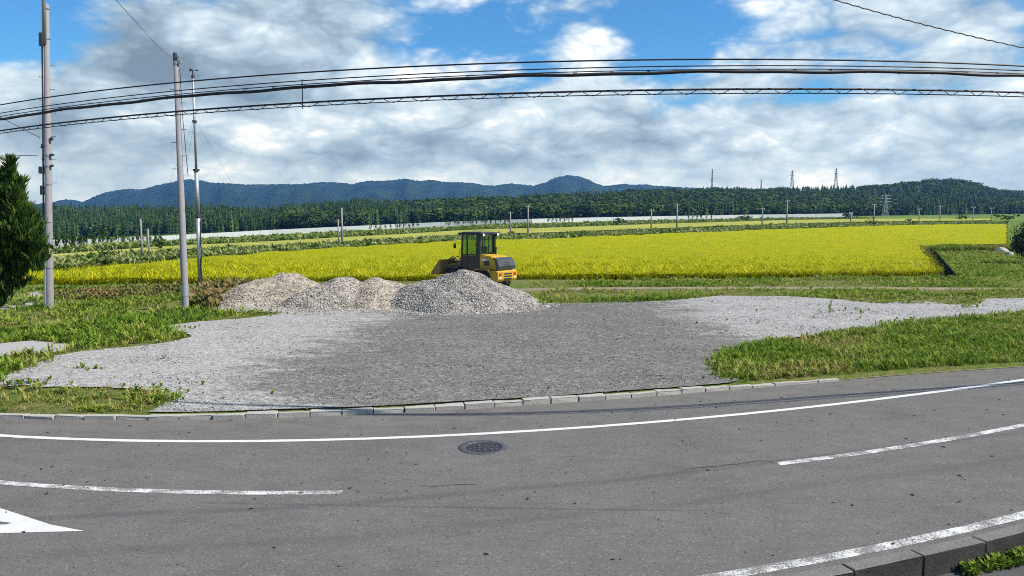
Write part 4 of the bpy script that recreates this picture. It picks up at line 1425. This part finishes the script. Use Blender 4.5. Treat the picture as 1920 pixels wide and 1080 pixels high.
for k in range(3):
    a = .4 + k * 2.094
    MB().tube([(0, 0, zz(138)), (.2 * math.cos(a), .2 * math.sin(a), zz(138))], .014, 6).build('cup_arm', M_darksteel, an)
    MB().lathe([(.001, -.05), (.05, -.03), (.065, .0), (.05, .03), (.001, .05)], 10, 'z', (.2 * math.cos(a), .2 * math.sin(a), zz(138))).build('cup', M_darksteel, an)
for k, a in enumerate((.15, 2.3, 4.3)):
    for y, rr_ in ((231, 4.6), (405, 3.2)):
        MB().tube([(.06 * math.cos(a), .06 * math.sin(a), zz(y)), (rr_ * math.cos(a), rr_ * math.sin(a), .0)], .0045, 5).build('guy_wire', M_darksteel, p3)
pts = [(.13 + .03 * math.sin(t * 9), -.1, zz(460) * (1 - t)) for t in np.linspace(0, 1, 16)]
MB().tube([(.12, -.05, zz(415))] + pts, .025, 6).build('signal_cable', M_cable, p3)

# ------------------------------------------------------------------ overhead cables following the road
CZ = 6.5
cp = []
for px, py in [(0, 195), (165, 175), (330, 158), (640, 133), (940, 117), (1250, 108), (1600, 113), (1920, 125)]:
    d = px_dir(px, py); t = (CZ - CAM_H) / d.z; cp.append((d.x * t, d.y * t))
Yc = fit(cp, 2, -13, 10)


def cable_z(pts):
    """height along the cable run, from sightings"""
    out = []
    for px, py in pts:
        d = px_dir(px, py); lo, hi = 2.0, 60.0
        for _ in range(50):
            t = (lo + hi) / 2
            if d.y * t < float(Yc(d.x * t)): lo = t
            else: hi = t
        out.append((d.x * lo, CAM_H + d.z * lo))
    a = np.array(out); c = np.polyfit(a[:, 0], a[:, 1], 1)
    return poly_ext(c, -30, 30)


def run(zf, x0=-26.0, x1=22.0, n=120, dy=0.0, dz=0.0, wob=0.0, seed=0):
    r = random.Random(seed); ph = [r.random() * 6.28 for _ in range(4)]
    out = []
    for x in np.linspace(x0, x1, n):
        w_ = wob * (math.sin(x * 1.9 + ph[0]) + .6 * math.sin(x * 4.3 + ph[1]))
        out.append((float(x), float(Yc(x)) + dy, float(zf(x)) + dz + w_))
    return out


z_top = cable_z([(0, 195), (330, 158), (640, 133), (1250, 108), (1920, 125)])
z_a = cable_z([(0, 210), (330, 171), (640, 147), (1250, 122), (1920, 131)])
z_b = cable_z([(0, 219), (330, 178), (640, 153), (1250, 127), (1920, 141)])
z_c = cable_z([(0, 226), (330, 185), (640, 156), (830, 144), (1250, 133), (1920, 147)])
z_d = cable_z([(0, 248), (330, 210), (640, 184), (830, 177), (1250, 167), (1920, 178)])
z_e = cable_z([(0, 251), (330, 215), (640, 190), (830, 184), (1250, 174), (1920, 183)])
tag(MB().tube(run(z_top), .0135, 8).build('power_cable', M_cable, None, True), 'topmost single black cable crossing the sky', 'cable', 'overhead cables along the road')
tag(MB().tube(run(z_a, dy=.06), .010, 8).build('power_cable', M_cable, None, True), 'thin black cable second from the top across the sky', 'cable', 'overhead cables along the road')
tc = tag(empty('telecom_cable', (0, float(Yc(0)), float(z_c(0)))), 'thickest black cable hung by clips from a thin wire above it', 'cable', 'overhead cables along the road')
off = Vector(tc.location)
sub = lambda L: [tuple(Vector(p) - off) for p in L]
MB().tube(sub(run(z_c, n=200, wob=.010, seed=4)), .029, 10).build('sheath', M_cable, tc, True)
MB().tube(sub(run(z_b)), .009, 6).build('messenger_wire', M_cable, tc, True)
for x in np.arange(-20, 20, .62):
    y = float(Yc(x)); zc, zb = float(z_c(x)), float(z_b(x))
    MB().tube(sub([(x - .045, y, zb), (x, y, zc + .02), (x + .045, y, zb)]), .0045, 5).build('hanger_clip', M_darksteel, tc)
    MB().lathe([(.034, -.012), (.034, .012)], 8, 'y', tuple(Vector((x, y, zc)) - off)).build('clip_ring', M_cable, tc)
lc = tag(empty('lashed_cable', (0, float(Yc(0)), float(z_d(0)))), 'lowest pair of black cables bound together by a wavy spiral hanger', 'cable', 'overhead cables along the road')
off = Vector(lc.location)
MB().tube(sub(run(z_d)), .017, 8).build('upper_strand', M_cable, lc, True)
MB().tube(sub(run(z_e, dy=.02, dz=-.012)), .009, 6).build('lower_strand', M_cable, lc, True)
hel = []
for x in np.arange(-20, 20, .035):
    zu, zl = float(z_d(x)), float(z_e(x)) - .012; a = x * 2 * math.pi / .52 + .8 * math.sin(x * .9)
    hel.append((float(x), float(Yc(x)) + .05 * math.cos(a), (zu + zl) / 2 + ((zu - zl) / 2 + .012) * math.sin(a)))
MB().tube(sub(hel), .0065, 5).build('spiral_hanger', M_cable, lc, True)
d = px_dir(566, 175); xr_ = d.x / d.y * float(Yc(-3.8))
tag(MB().tube([(xr_, float(Yc(xr_)), float(z_a(xr_)) + .02), (xr_, float(Yc(xr_)), float(z_e(xr_)) - .06)], .009, 6).build('tie_rod', M_cable), 'short vertical tie rod linking the thick cable to the lashed pair', 'rod')
# single drop wires
a = Vector(p2.location) + Vector((0, 0, 461 * p2.location.y / FPX)); d = px_dir(190, -30)
b_ = Vector((0, 0, CAM_H)) + d * (10 / d.y)
tag(MB().tube([a, a.lerp(b_, .5) - Vector((0, 0, .1)), b_, b_ + (b_ - a) * .3], .0042, 6).build('drop_wire', M_cable), 'thin wire slanting up from the top of the plain pole', 'wire')
A, B = [Vector((0, 0, CAM_H)) + px_dir(px, py) * (9.0 / px_dir(px, py).y) for px, py in ((1480, -26), (2100, 124))]
pts = [A.lerp(B, t) - Vector((0, 0, .16 * 4 * t * (1 - t) * .4)) for t in np.linspace(-.3, 1.2, 160)]
pts = [p + Vector((0, 0, .004 * math.sin(i * 1.9))) for i, p in enumerate(pts)]
tag(MB().tube(pts, .0075, 5).build('drop_wire', M_cable), 'twisted drop wire slanting down across the upper corner of the sky', 'wire')
for (a_, b2, lab) in [((75, 258), (-60, 185), 'short slack wire slanting from the pole with boxes to the frame edge'), ((72, 291), (-60, 290), 'faint level wire leaving the pole with boxes above the juniper')]:
    A, B = at_depth(a_[0], a_[1], D1), at_depth(b2[0], b2[1], D1 - 3)
    tag(MB().tube([A, A.lerp(B, .5) - Vector((0, 0, .04)), B, B + (B - A) * 2], .012, 5).build('drop_wire', M_cable), lab, 'wire')

# ------------------------------------------------------------------ juniper tree
rg = np.random.default_rng(90)
JX, JY = -15.35, 22.0
jt = tag(empty('juniper_tree', (JX, JY, LOT)), 'dense dark juniper tree with twisting upright sprays beside the tall pole', 'tree')
MB().tube([(0, 0, -.1), (.05, .05, 1.2), (-.05, .1, 2.6), (.02, .05, 4.2)], [.16, .13, .10, .04], 10).build('trunk', M_trunk, jt, True)
for k in range(9):
    a = k * .9; z = 1.2 + .32 * k
    MB().tube([(0, 0, z), (.7 * math.cos(a), .7 * math.sin(a), z + .35), (1.25 * math.cos(a), 1.25 * math.sin(a), z + .9)], [.06, .04, .02], 6).build('limb', M_trunk, jt, True)
prz = [.75, 1.1, 1.6, 2.2, 3.0, 3.5, 3.9, 4.3, 4.7, 5.1]; prr = [.55, .95, 1.35, 1.70, 1.95, 1.85, 1.6, 1.25, .9, .4]
def spray(seed):
    r = np.random.default_rng(seed); V = []; F = []
    for i in range(9):
        a = r.random() * 6.28; h0 = r.uniform(0, .35); l = r.uniform(.4, .75); ln = r.uniform(.05, .22)
        b0 = np.array([.05 * math.cos(a), .05 * math.sin(a), h0]); tp = b0 + np.array([ln * math.cos(a), ln * math.sin(a), l]); mdl = b0 + (tp - b0) * .45 + np.array([.05 * math.cos(a), .05 * math.sin(a), 0])
        s = np.array([-math.sin(a), math.cos(a), 0]) * .055; k = len(V)
        V += [b0, mdl + s, tp, mdl - s]; F += [(k, k + 1, k + 2), (k, k + 2, k + 3)]
    return np.array(V), np.array(F)
sprays = [spray(k) for k in range(8)]
P = []; SZ = []; TX = []
for i in range(7500):
    z = rg.uniform(.8, 5.2); Rm = np.interp(z, prz, prr); a = rg.random() * 6.28
    swirl = 1 + .12 * math.sin(4 * a + z * 2.2) + .13 * math.sin(7 * a - z * 3.1) + .11 * math.sin(11 * a + 6 * z)
    r = Rm * swirl * (1 - .30 * rg.random() ** 1.6)
    P.append((r * math.cos(a), r * math.sin(a), z)); SZ.append(rg.uniform(.20, .40)); TX.append((.35 * math.cos(a), .35 * math.sin(a)))
def spike(x, y, z0, z1, r, n_):
    for i in range(n_):
        t = rg.random(); a = rg.random() * 6.28; q = r * (1 - t) ** .7 * rg.random() ** .5
        P.append((x + q * math.cos(a) + .10 * t, y + q * math.sin(a), z0 + (z1 - z0) * t - .2)); SZ.append(rg.uniform(.22, .40)); TX.append((.15, 0))
for (px, yt, yb, r, dp, n_) in [(22, 300, 390, .26, -.3, 260), (38, 338, 410, .20, -.6, 200), (6, 325, 400, .28, .2, 240), (-15, 305, 400, .35, .2, 260), (46, 388, 440, .22, -.7, 200), (58, 404, 450, .22, -.3, 200), (68, 428, 470, .20, .1, 180), (-40, 330, 420, .5, 0, 260), (72, 458, 500, .18, -.2, 150), (30, 362, 430, .3, -.9, 220)]:
    T, Bm = at_depth(px, yt, JY + dp), at_depth(px - 4, yb, JY + dp)
    spike(Bm.x - JX, dp, Bm.z - LOT, T.z - LOT + .10, r, n_)
P = np.array(P); SZ = np.array(SZ); TX = np.array(TX)
v, f, r = scatter(sprays, P, np.column_stack([SZ * 1.15, SZ]), rg.random(len(P)) * 6.28, rg, tilt=.28)
link('crown', np_mesh('crown', v, f, r), M_juniper, jt)
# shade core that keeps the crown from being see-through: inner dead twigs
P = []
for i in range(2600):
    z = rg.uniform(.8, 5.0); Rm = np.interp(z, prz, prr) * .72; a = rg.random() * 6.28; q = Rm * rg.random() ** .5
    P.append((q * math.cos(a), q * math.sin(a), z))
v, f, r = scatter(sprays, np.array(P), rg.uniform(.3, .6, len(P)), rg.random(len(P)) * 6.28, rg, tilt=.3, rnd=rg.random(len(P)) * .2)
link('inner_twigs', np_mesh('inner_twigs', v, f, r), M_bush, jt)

# dark evergreen at the right edge, with stones at its foot
w0 = at(1928, 496); u = w0[1] / FPX
bt = tag(empty('evergreen_tree', tuple(w0)), 'dark glossy evergreen tree at the edge of the grass bank', 'tree')
Ht = 88 * u
MB().tube([(0, 0, -.2), (.05, 0, Ht * .4), (0, 0, Ht * .8)], [.12, .09, .03], 8).build('trunk', M_trunk, bt, True)
for k in range(6):
    a = k * 1.05
    MB().tube([(0, 0, Ht * .25), (.5 * math.cos(a), .5 * math.sin(a), Ht * .45), (1.0 * math.cos(a), 1.0 * math.sin(a), Ht * .6)], [.05, .035, .015], 6).build('limb', M_trunk, bt, True)
V = []; F = []; rnd_ = []
lob = [(rg.normal(0, .55), rg.normal(0, .55), Ht * rg.uniform(.28, .82), rg.uniform(.6, .95)) for _ in range(14)]
for i in range(5200):
    cx, cy, cz, cr = lob[i % 14]; dv = rg.normal(0, 1, 3); dv /= np.linalg.norm(dv)
    p = np.array([cx, cy, cz]) + dv * cr * rg.uniform(.55, 1.06)
    if p[2] < .25: continue
    nn = dv * .6 + rg.normal(0, .6, 3) + np.array([0, 0, .4]); nn /= np.linalg.norm(nn)
    uu = np.cross(nn, rg.normal(0, 1, 3)); uu /= np.linalg.norm(uu); ww = np.cross(nn, uu); s = rg.uniform(.06, .12); k = len(V)
    V += [p + uu * s, p + ww * s * .45, p - uu * s, p - ww * s * .45]; F += [(k, k + 1, k + 2), (k, k + 2, k + 3)]; rnd_ += [rg.random()] * 4
link('crown', np_mesh('crown', V, F, rnd_), M_bush, bt)
st_lab = ['pale field stone beside the dark evergreen, largest', 'pale field stone beside the dark evergreen, lying flat', 'small field stone nearest to the ditch, by the evergreen', 'small field stone tucked under the evergreen']
for k, (px, py, w_, h_) in enumerate([(1878, 474, 26, 11), (1862, 468, 22, 7), (1850, 464, 12, 5), (1892, 480, 16, 9)]):
    w0 = at(px, py); u = w0[1] / FPX
    bm = bmesh.new(); bmesh.ops.create_icosphere(bm, subdivisions=2, radius=1)
    for vx in bm.verts:
        vx.co = Vector((vx.co.x * w_ * u / 2, vx.co.y * w_ * u / 2.4, vx.co.z * h_ * u)) * (1 + rg.normal(0, .09))
    me = bpy.data.meshes.new('field_stone'); bm.to_mesh(me); bm.free()
    o = link('field_stone', me, M_stump); o.location = w0
    tag(o, st_lab[k], 'stone', 'stones by the evergreen')

# ------------------------------------------------------------------ wheel loader
LX, LY = -1.72, 39.6
TH_ = R(38)
ld = tag(empty('wheel_loader', (LX, LY, LOT), math.pi - TH_), 'yellow compact wheel loader with black cab parked behind the largest gravel pile', 'wheel loader')
ld.scale = (.93, .93, .985)
# local: x forward, y left (towards the camera), z up
for sx in (-1.02, 1.02):
    for sy in (-1, 1):
        c = (sx, sy * .70, .56)
        w_ = empty('wheel'); w_.parent = ld; w_.location = c
        prof = [(.30, -.20), (.46, -.21), (.545, -.17), (.56, -.08), (.56, .08), (.545, .17), (.46, .21), (.30, .20)]
        MB().lathe(prof, 32, 'y').build('tyre', M_tyre, w_, True)
        m = MB()
        for k in range(22):
            t = 2 * math.pi * k / 22
            for s in (-1, 1):
                m.box((.562 * math.cos(t + s * .07), s * .10, .562 * math.sin(t + s * .07)), (.035, .19, .07), Matrix.Rotation(-t, 3, 'Y') @ Matrix.Rotation(s * .5, 3, 'X'))
        m.build('tread', M_tyre, w_)
        MB().lathe([(.001, sy * .08), (.10, sy * .09), (.13, sy * .04), (.26, sy * .05), (.30, sy * .16), (.31, sy * .20)], 24, 'y').build('rim', M_yellow, w_, True)
m = MB(); m.box((-.9, 0, .62), (1.7, .78, .36), None, .04); m.build('rear_frame', M_black, ld)
m = MB(); m.box((.75, 0, .62), (1.5, .66, .40), None, .04); m.build('front_frame', M_dull, ld)
m = MB(); m.tube([(-.1, 0, .35), (-.1, 0, .95)], .13, 12); m.build('articulation_joint', M_black, ld)
# counterweight / rear bumper with slots
cw = MB().prism([(-1.34, .50), (-1.98, .56), (-2.05, .66), (-2.05, 1.02), (-1.96, 1.08), (-1.34, 1.08)], -.80, .80).build('counterweight', M_yellow, ld)
bpy.context.view_layer.update()
for k, z in enumerate((.68, .80, .92)):
    MB().box((-2.052, -.04, z), (.03, .62, .06), None, .008).build('vent_slot', M_black, cw)
for sy in (-1, 1):
    MB().box((-2.055, sy * .60, .90), (.03, .16, .14), None, .01).build('tail_lamp', M_red, cw)
    MB().box((-2.055, sy * .60, .74), (.025, .12, .08), None, .01).build('reflector', M_lamp, cw)
MB().box((-2.0, 0, .48), (.12, .22, .14), None, .02).build('tow_hitch', M_black, cw)
# engine hood
hood = MB()
hp = [(-1.10, 1.09), (-1.92, 1.09), (-1.98, 1.30), (-1.86, 1.58), (-1.50, 1.76), (-.72, 1.84), (-.62, 1.80), (-.62, 1.09)]
hood.prism(hp, -.66, .66)
hd = hood.build('engine_hood', M_yellow, ld)
bm = bmesh.new(); bm.from_mesh(hd.data); bmesh.ops.bevel(bm, geom=[e for e in bm.edges], offset=.05, segments=2, affect='EDGES'); bm.to_mesh(hd.data); bm.free()
gp_ = MB().prism([(-1.995, 1.14), (-2.04, 1.30), (-1.93, 1.60), (-1.66, 1.715), (-1.64, 1.66), (-1.84, 1.56), (-1.95, 1.32), (-1.90, 1.14)], -.67, .67).build('rear_grille_panel', M_grey, ld)
for sy in (-1, 1):
    MB().prism([(-1.995, 1.14), (-2.03, 1.30), (-1.92, 1.58), (-1.76, 1.66), (-1.80, 1.50), (-1.84, 1.14)], sy * .668, sy * .700).build('side_grille', M_grey, ld)
    MB().box((-1.20, sy * .672, 1.42), (.36, .02, .22), None, .005).build('side_vent', M_black, ld)
for k in range(3):
    MB().box((-2.045 + .035 * k, 0, 1.30 + .085 * k), (.02, .60 - .08 * k, .034), Matrix.Rotation(.35, 3, 'Y'), .004).build('grille_slot', M_black, gp_)
MB().box((-1.02, .673, 1.60), (.34, .012, .10)).build('decal_plate', M_white, ld)
MB().tube([(-.90, -.45, 1.80), (-.90, -.45, 2.10), (-.95, -.45, 2.16)], .05, 12).build('exhaust_pipe', M_black, ld)
# fenders and side body
for sy in (-1, 1):
    MB().prism([(-1.62, .98), (-1.50, 1.16), (-.62, 1.16), (-.40, .98), (-.46, .94), (-.66, 1.09), (-1.46, 1.09), (-1.56, .94)], sy * .50, sy * .90).build('rear_fender', M_dull if sy > 0 else M_yellow, ld)  # camera-side fender gets the duller yellow, its shade put into the colour
    MB().prism([(.46, .96), (.62, 1.18), (1.42, 1.18), (1.56, 1.02), (1.50, .98), (1.38, 1.11), (.66, 1.11), (.52, .94)], sy * .50, sy * .88).build('front_fender', M_black, ld)
    st = MB().box((-.10, sy * .72, .62), (.62, .26, .08), None, .01).build('step', M_black, ld)
    MB().box((-.10, sy * .72, .90), (.50, .20, .05), None, .01).build('step_plate', M_black, st)
# cab
cb = empty('cab'); cb.parent = ld; cb.location = (0, 0, 0)
m = MB(); m.box((-.03, 0, 1.08), (1.24, 1.28, .16), None, .02); m.build('cab_floor', M_black, cb)
x0, x1, yw, z0, z1 = -.66, .60, .66, 1.10, 2.78
for sy in (-1, 1):
    m = MB(); m.box((x0 + .02, sy * (yw - .05), (z0 + z1) / 2), (.19, .12, z1 - z0), None, .015); m.build('rear_post', M_black, cb)
    m = MB(); m.tube([(x1, sy * (yw - .04), z0), (x1 - .10, sy * (yw - .05), z1)], .052, 8); m.build('front_post', M_black, cb)
    m = MB(); m.box((.16, sy * (yw - .03), (z0 + z1) / 2), (.06, .06, z1 - z0)); m.build('door_post', M_black, cb)
    m = MB(); m.box((-.02, sy * (yw - .03), 1.82), (1.16, .05, .06)); m.build('waist_rail', M_black, cb)
    MB().box((-.02, sy * (yw - .02), 1.47), (1.14, .02, .62)).build('lower_door_panel', M_black if sy > 0 else M_grey, cb)
    MB().box((-.20, sy * (yw - .015), 2.28), (.62, .012, .86)).build('side_window', M_glass, cb)
    MB().box((.36, sy * (yw - .015), 2.28), (.32, .012, .86)).build('side_window', M_glass, cb)
    MB().tube([(.62, sy * .70, 1.30), (.66, sy * .72, 1.75), (.58, sy * .70, 2.15)], .018, 6).build('grab_rail', M_yellow if sy > 0 else M_black, cb)
m = MB(); m.box((x0 + .0, 0, 1.88), (.06, 1.2, .08)); m.build('rear_sill', M_black, cb)
MB().box((x0 - .02, 0, 2.32), (.012, 1.08, .82)).build('rear_window', M_glass, cb)
for y in (-.12, .20): MB().box((x0 - .03, y, 2.32), (.03, .03, .84)).build('window_bar', M_black, cb)
MB().box((x1 - .04, 0, 2.15), (.012, 1.12, 1.2), Matrix.Rotation(-.06, 3, 'Y')).build('windscreen', M_glass, cb)
rf = MB().box((-.06, 0, 2.85), (1.62, 1.40, .12), None, .045).build('roof', M_black, cb)
MB().box((-.06, 0, 2.915), (1.3, 1.1, .05), None, .02).build('roof_panel', M_grey, rf)
for sy in (-1, 1):
    o = MB().lathe([(.001, .05), (.075, .05), (.085, .0), (.085, -.06), (.001, -.07)], 14, 'y', (0, 0, 0)).build('lamp_body', M_black, rf)
    o.location = (-.88, sy * .58, 2.80); o.rotation_euler = (0, 0, R(90))
    o = MB().lathe([(.001, .0), (.07, .0), (.06, .02), (.001, .028)], 14, 'y').build('work_lamp', M_lamp, rf)
    o.location = (-.935, sy * .58, 2.80); o.rotation_euler = (0, 0, R(90))
    o = MB().lathe([(.001, .0), (.06, .0), (.05, .03), (.001, .035)], 12, 'y').build('front_lamp', M_lamp, rf)
    o.location = (.76, sy * .55, 2.83); o.rotation_euler = (0, 0, R(-90))
    ar = MB().tube([(.62, sy * .66, 2.35), (.78, sy * .86, 2.40), (.80, sy * .88, 2.30)], .014, 6).build('mirror_arm', M_black, cb)
    MB().box((.80, sy * .90, 2.24), (.06, .16, .24), None, .02).build('mirror', M_black, ar)
s_ = MB().box((-.20, 0, 1.58), (.50, .50, .14), None, .04).build('seat', M_seat, cb)
MB().box((-.45, 0, 1.92), (.14, .46, .62), Matrix.Rotation(-.12, 3, 'Y'), .05).build('backrest', M_seat, s_)
MB().tube([(.42, 0, 1.2), (.26, 0, 1.82)], .03, 8).build('steering_column', M_black, cb)
m = MB()
ring = [(.24 + .05 * math.sin(t), .19 * math.cos(t), 1.86 + .17 * math.sin(t) * .4) for t in np.linspace(0, 6.283, 20)]
m.tube(ring, .016, 6); m.build('steering_wheel', M_black, cb)
# lift arms, hoses, raised bucket
for sy in (-1, 1):
    m = MB(); m.prism([(.70, 1.22), (.78, 1.42), (1.60, 1.30), (2.16, 1.02), (2.10, .86), (1.55, 1.08)], sy * .36, sy * .46); m.build('lift_arm', M_dull, ld)
    m = MB(); m.tube([(.72, sy * .30, .80), (1.45, sy * .38, 1.06)], .05, 10); m.build('lift_cylinder', M_black, ld)
    m = MB(); m.tube([(1.20, sy * .18, 1.42), (1.55, sy * .20, 1.66), (1.92, sy * .18, 1.50), (2.1, sy * .16, 1.24)], .022, 6); m.build('hydraulic_hose', M_black, ld)
m = MB(); m.tube([(.80, 0, 1.36), (1.85, 0, 1.34)], .07, 12); m.build('tilt_cylinder', M_black, ld)
m = MB(); m.prism([(1.75, 1.02), (1.66, 1.50), (1.80, 1.58), (1.98, 1.10)], -.09, .09); m.build('tilt_lever', M_dull, ld)
bk = MB()
outer = [(2.16, 1.36), (2.14, .90), (2.28, .72), (2.86, .70), (2.88, .74), (2.34, .78), (2.20, .93), (2.22, 1.36)]
bk.prism(outer, -.86, .86)
b0 = bk.build('bucket', M_dull, ld); b0.location = (-.30, 0, .04)
for sy in (-1, 1):
    MB().prism([(2.14, 1.40), (2.13, .90), (2.28, .70), (2.88, .70), (2.80, .84), (2.30, 1.40)], sy * .86, sy * .90).build('bucket_side', M_dull, b0)
MB().box((2.18, 0, 1.42), (.14, 1.80, .10), None, .01).build('bucket_top_edge', M_dull, b0)
for y in (-.4, .4): MB().prism([(2.06, 1.30), (2.14, 1.30), (2.14, .84), (2.02, .92)], y - .04, y + .04).build('bucket_bracket', M_dull, b0)

# ------------------------------------------------------------------ leaves and grit on the road
rg = np.random.default_rng(120)
V = []; F = []
n = 0
while n < 420:
    x = rg.uniform(-11, 14); lo, hi = float(near_line(x)), float(kerb_line(x)); y = lo + (hi - lo) * rg.random()
    s = .014 + .040 * rg.random() ** 2.5; a = rg.random() * 6.28; k = len(V); c_, s2 = math.cos(a) * s, math.sin(a) * s
    V += [(x + c_, y + s2, .006), (x - s2 * .5, y + c_ * .5, .010 + .012 * rg.random()), (x - c_, y - s2, .006), (x + s2 * .5, y - c_ * .5, .008)]
    F += [(k, k + 1, k + 2), (k, k + 2, k + 3)]; n += 1
tag(link('leaf_litter', np_mesh('leaf_litter', V, F), M_leaf), 'small dark leaves and bits scattered on the road', 'litter', kind='stuff')

# ------------------------------------------------------------------ haze
HAZE = 1.25e-4
if HAZE > 0:
    m = bpy.data.materials.new('haze_air'); m.use_nodes = True; nt = m.node_tree
    nt.nodes.remove(nt.nodes['Principled BSDF'])
    pv = nt.nodes.new('ShaderNodeVolumePrincipled')
    pv.inputs['Color'].default_value = (.16, .44, 1.0, 1); pv.inputs['Density'].default_value = HAZE; pv.inputs['Anisotropy'].default_value = .2; pv.inputs['Absorption Color'].default_value = (.9, .9, .9, 1)
    nt.links.new(pv.outputs[0], nt.nodes['Material Output'].inputs['Volume'])
    h = MB().box((0, 60, 112), (8900, 8900, 262)).build('haze', m)
    tag(h, 'thin bluish summer haze over the valley', 'haze', kind='stuff')
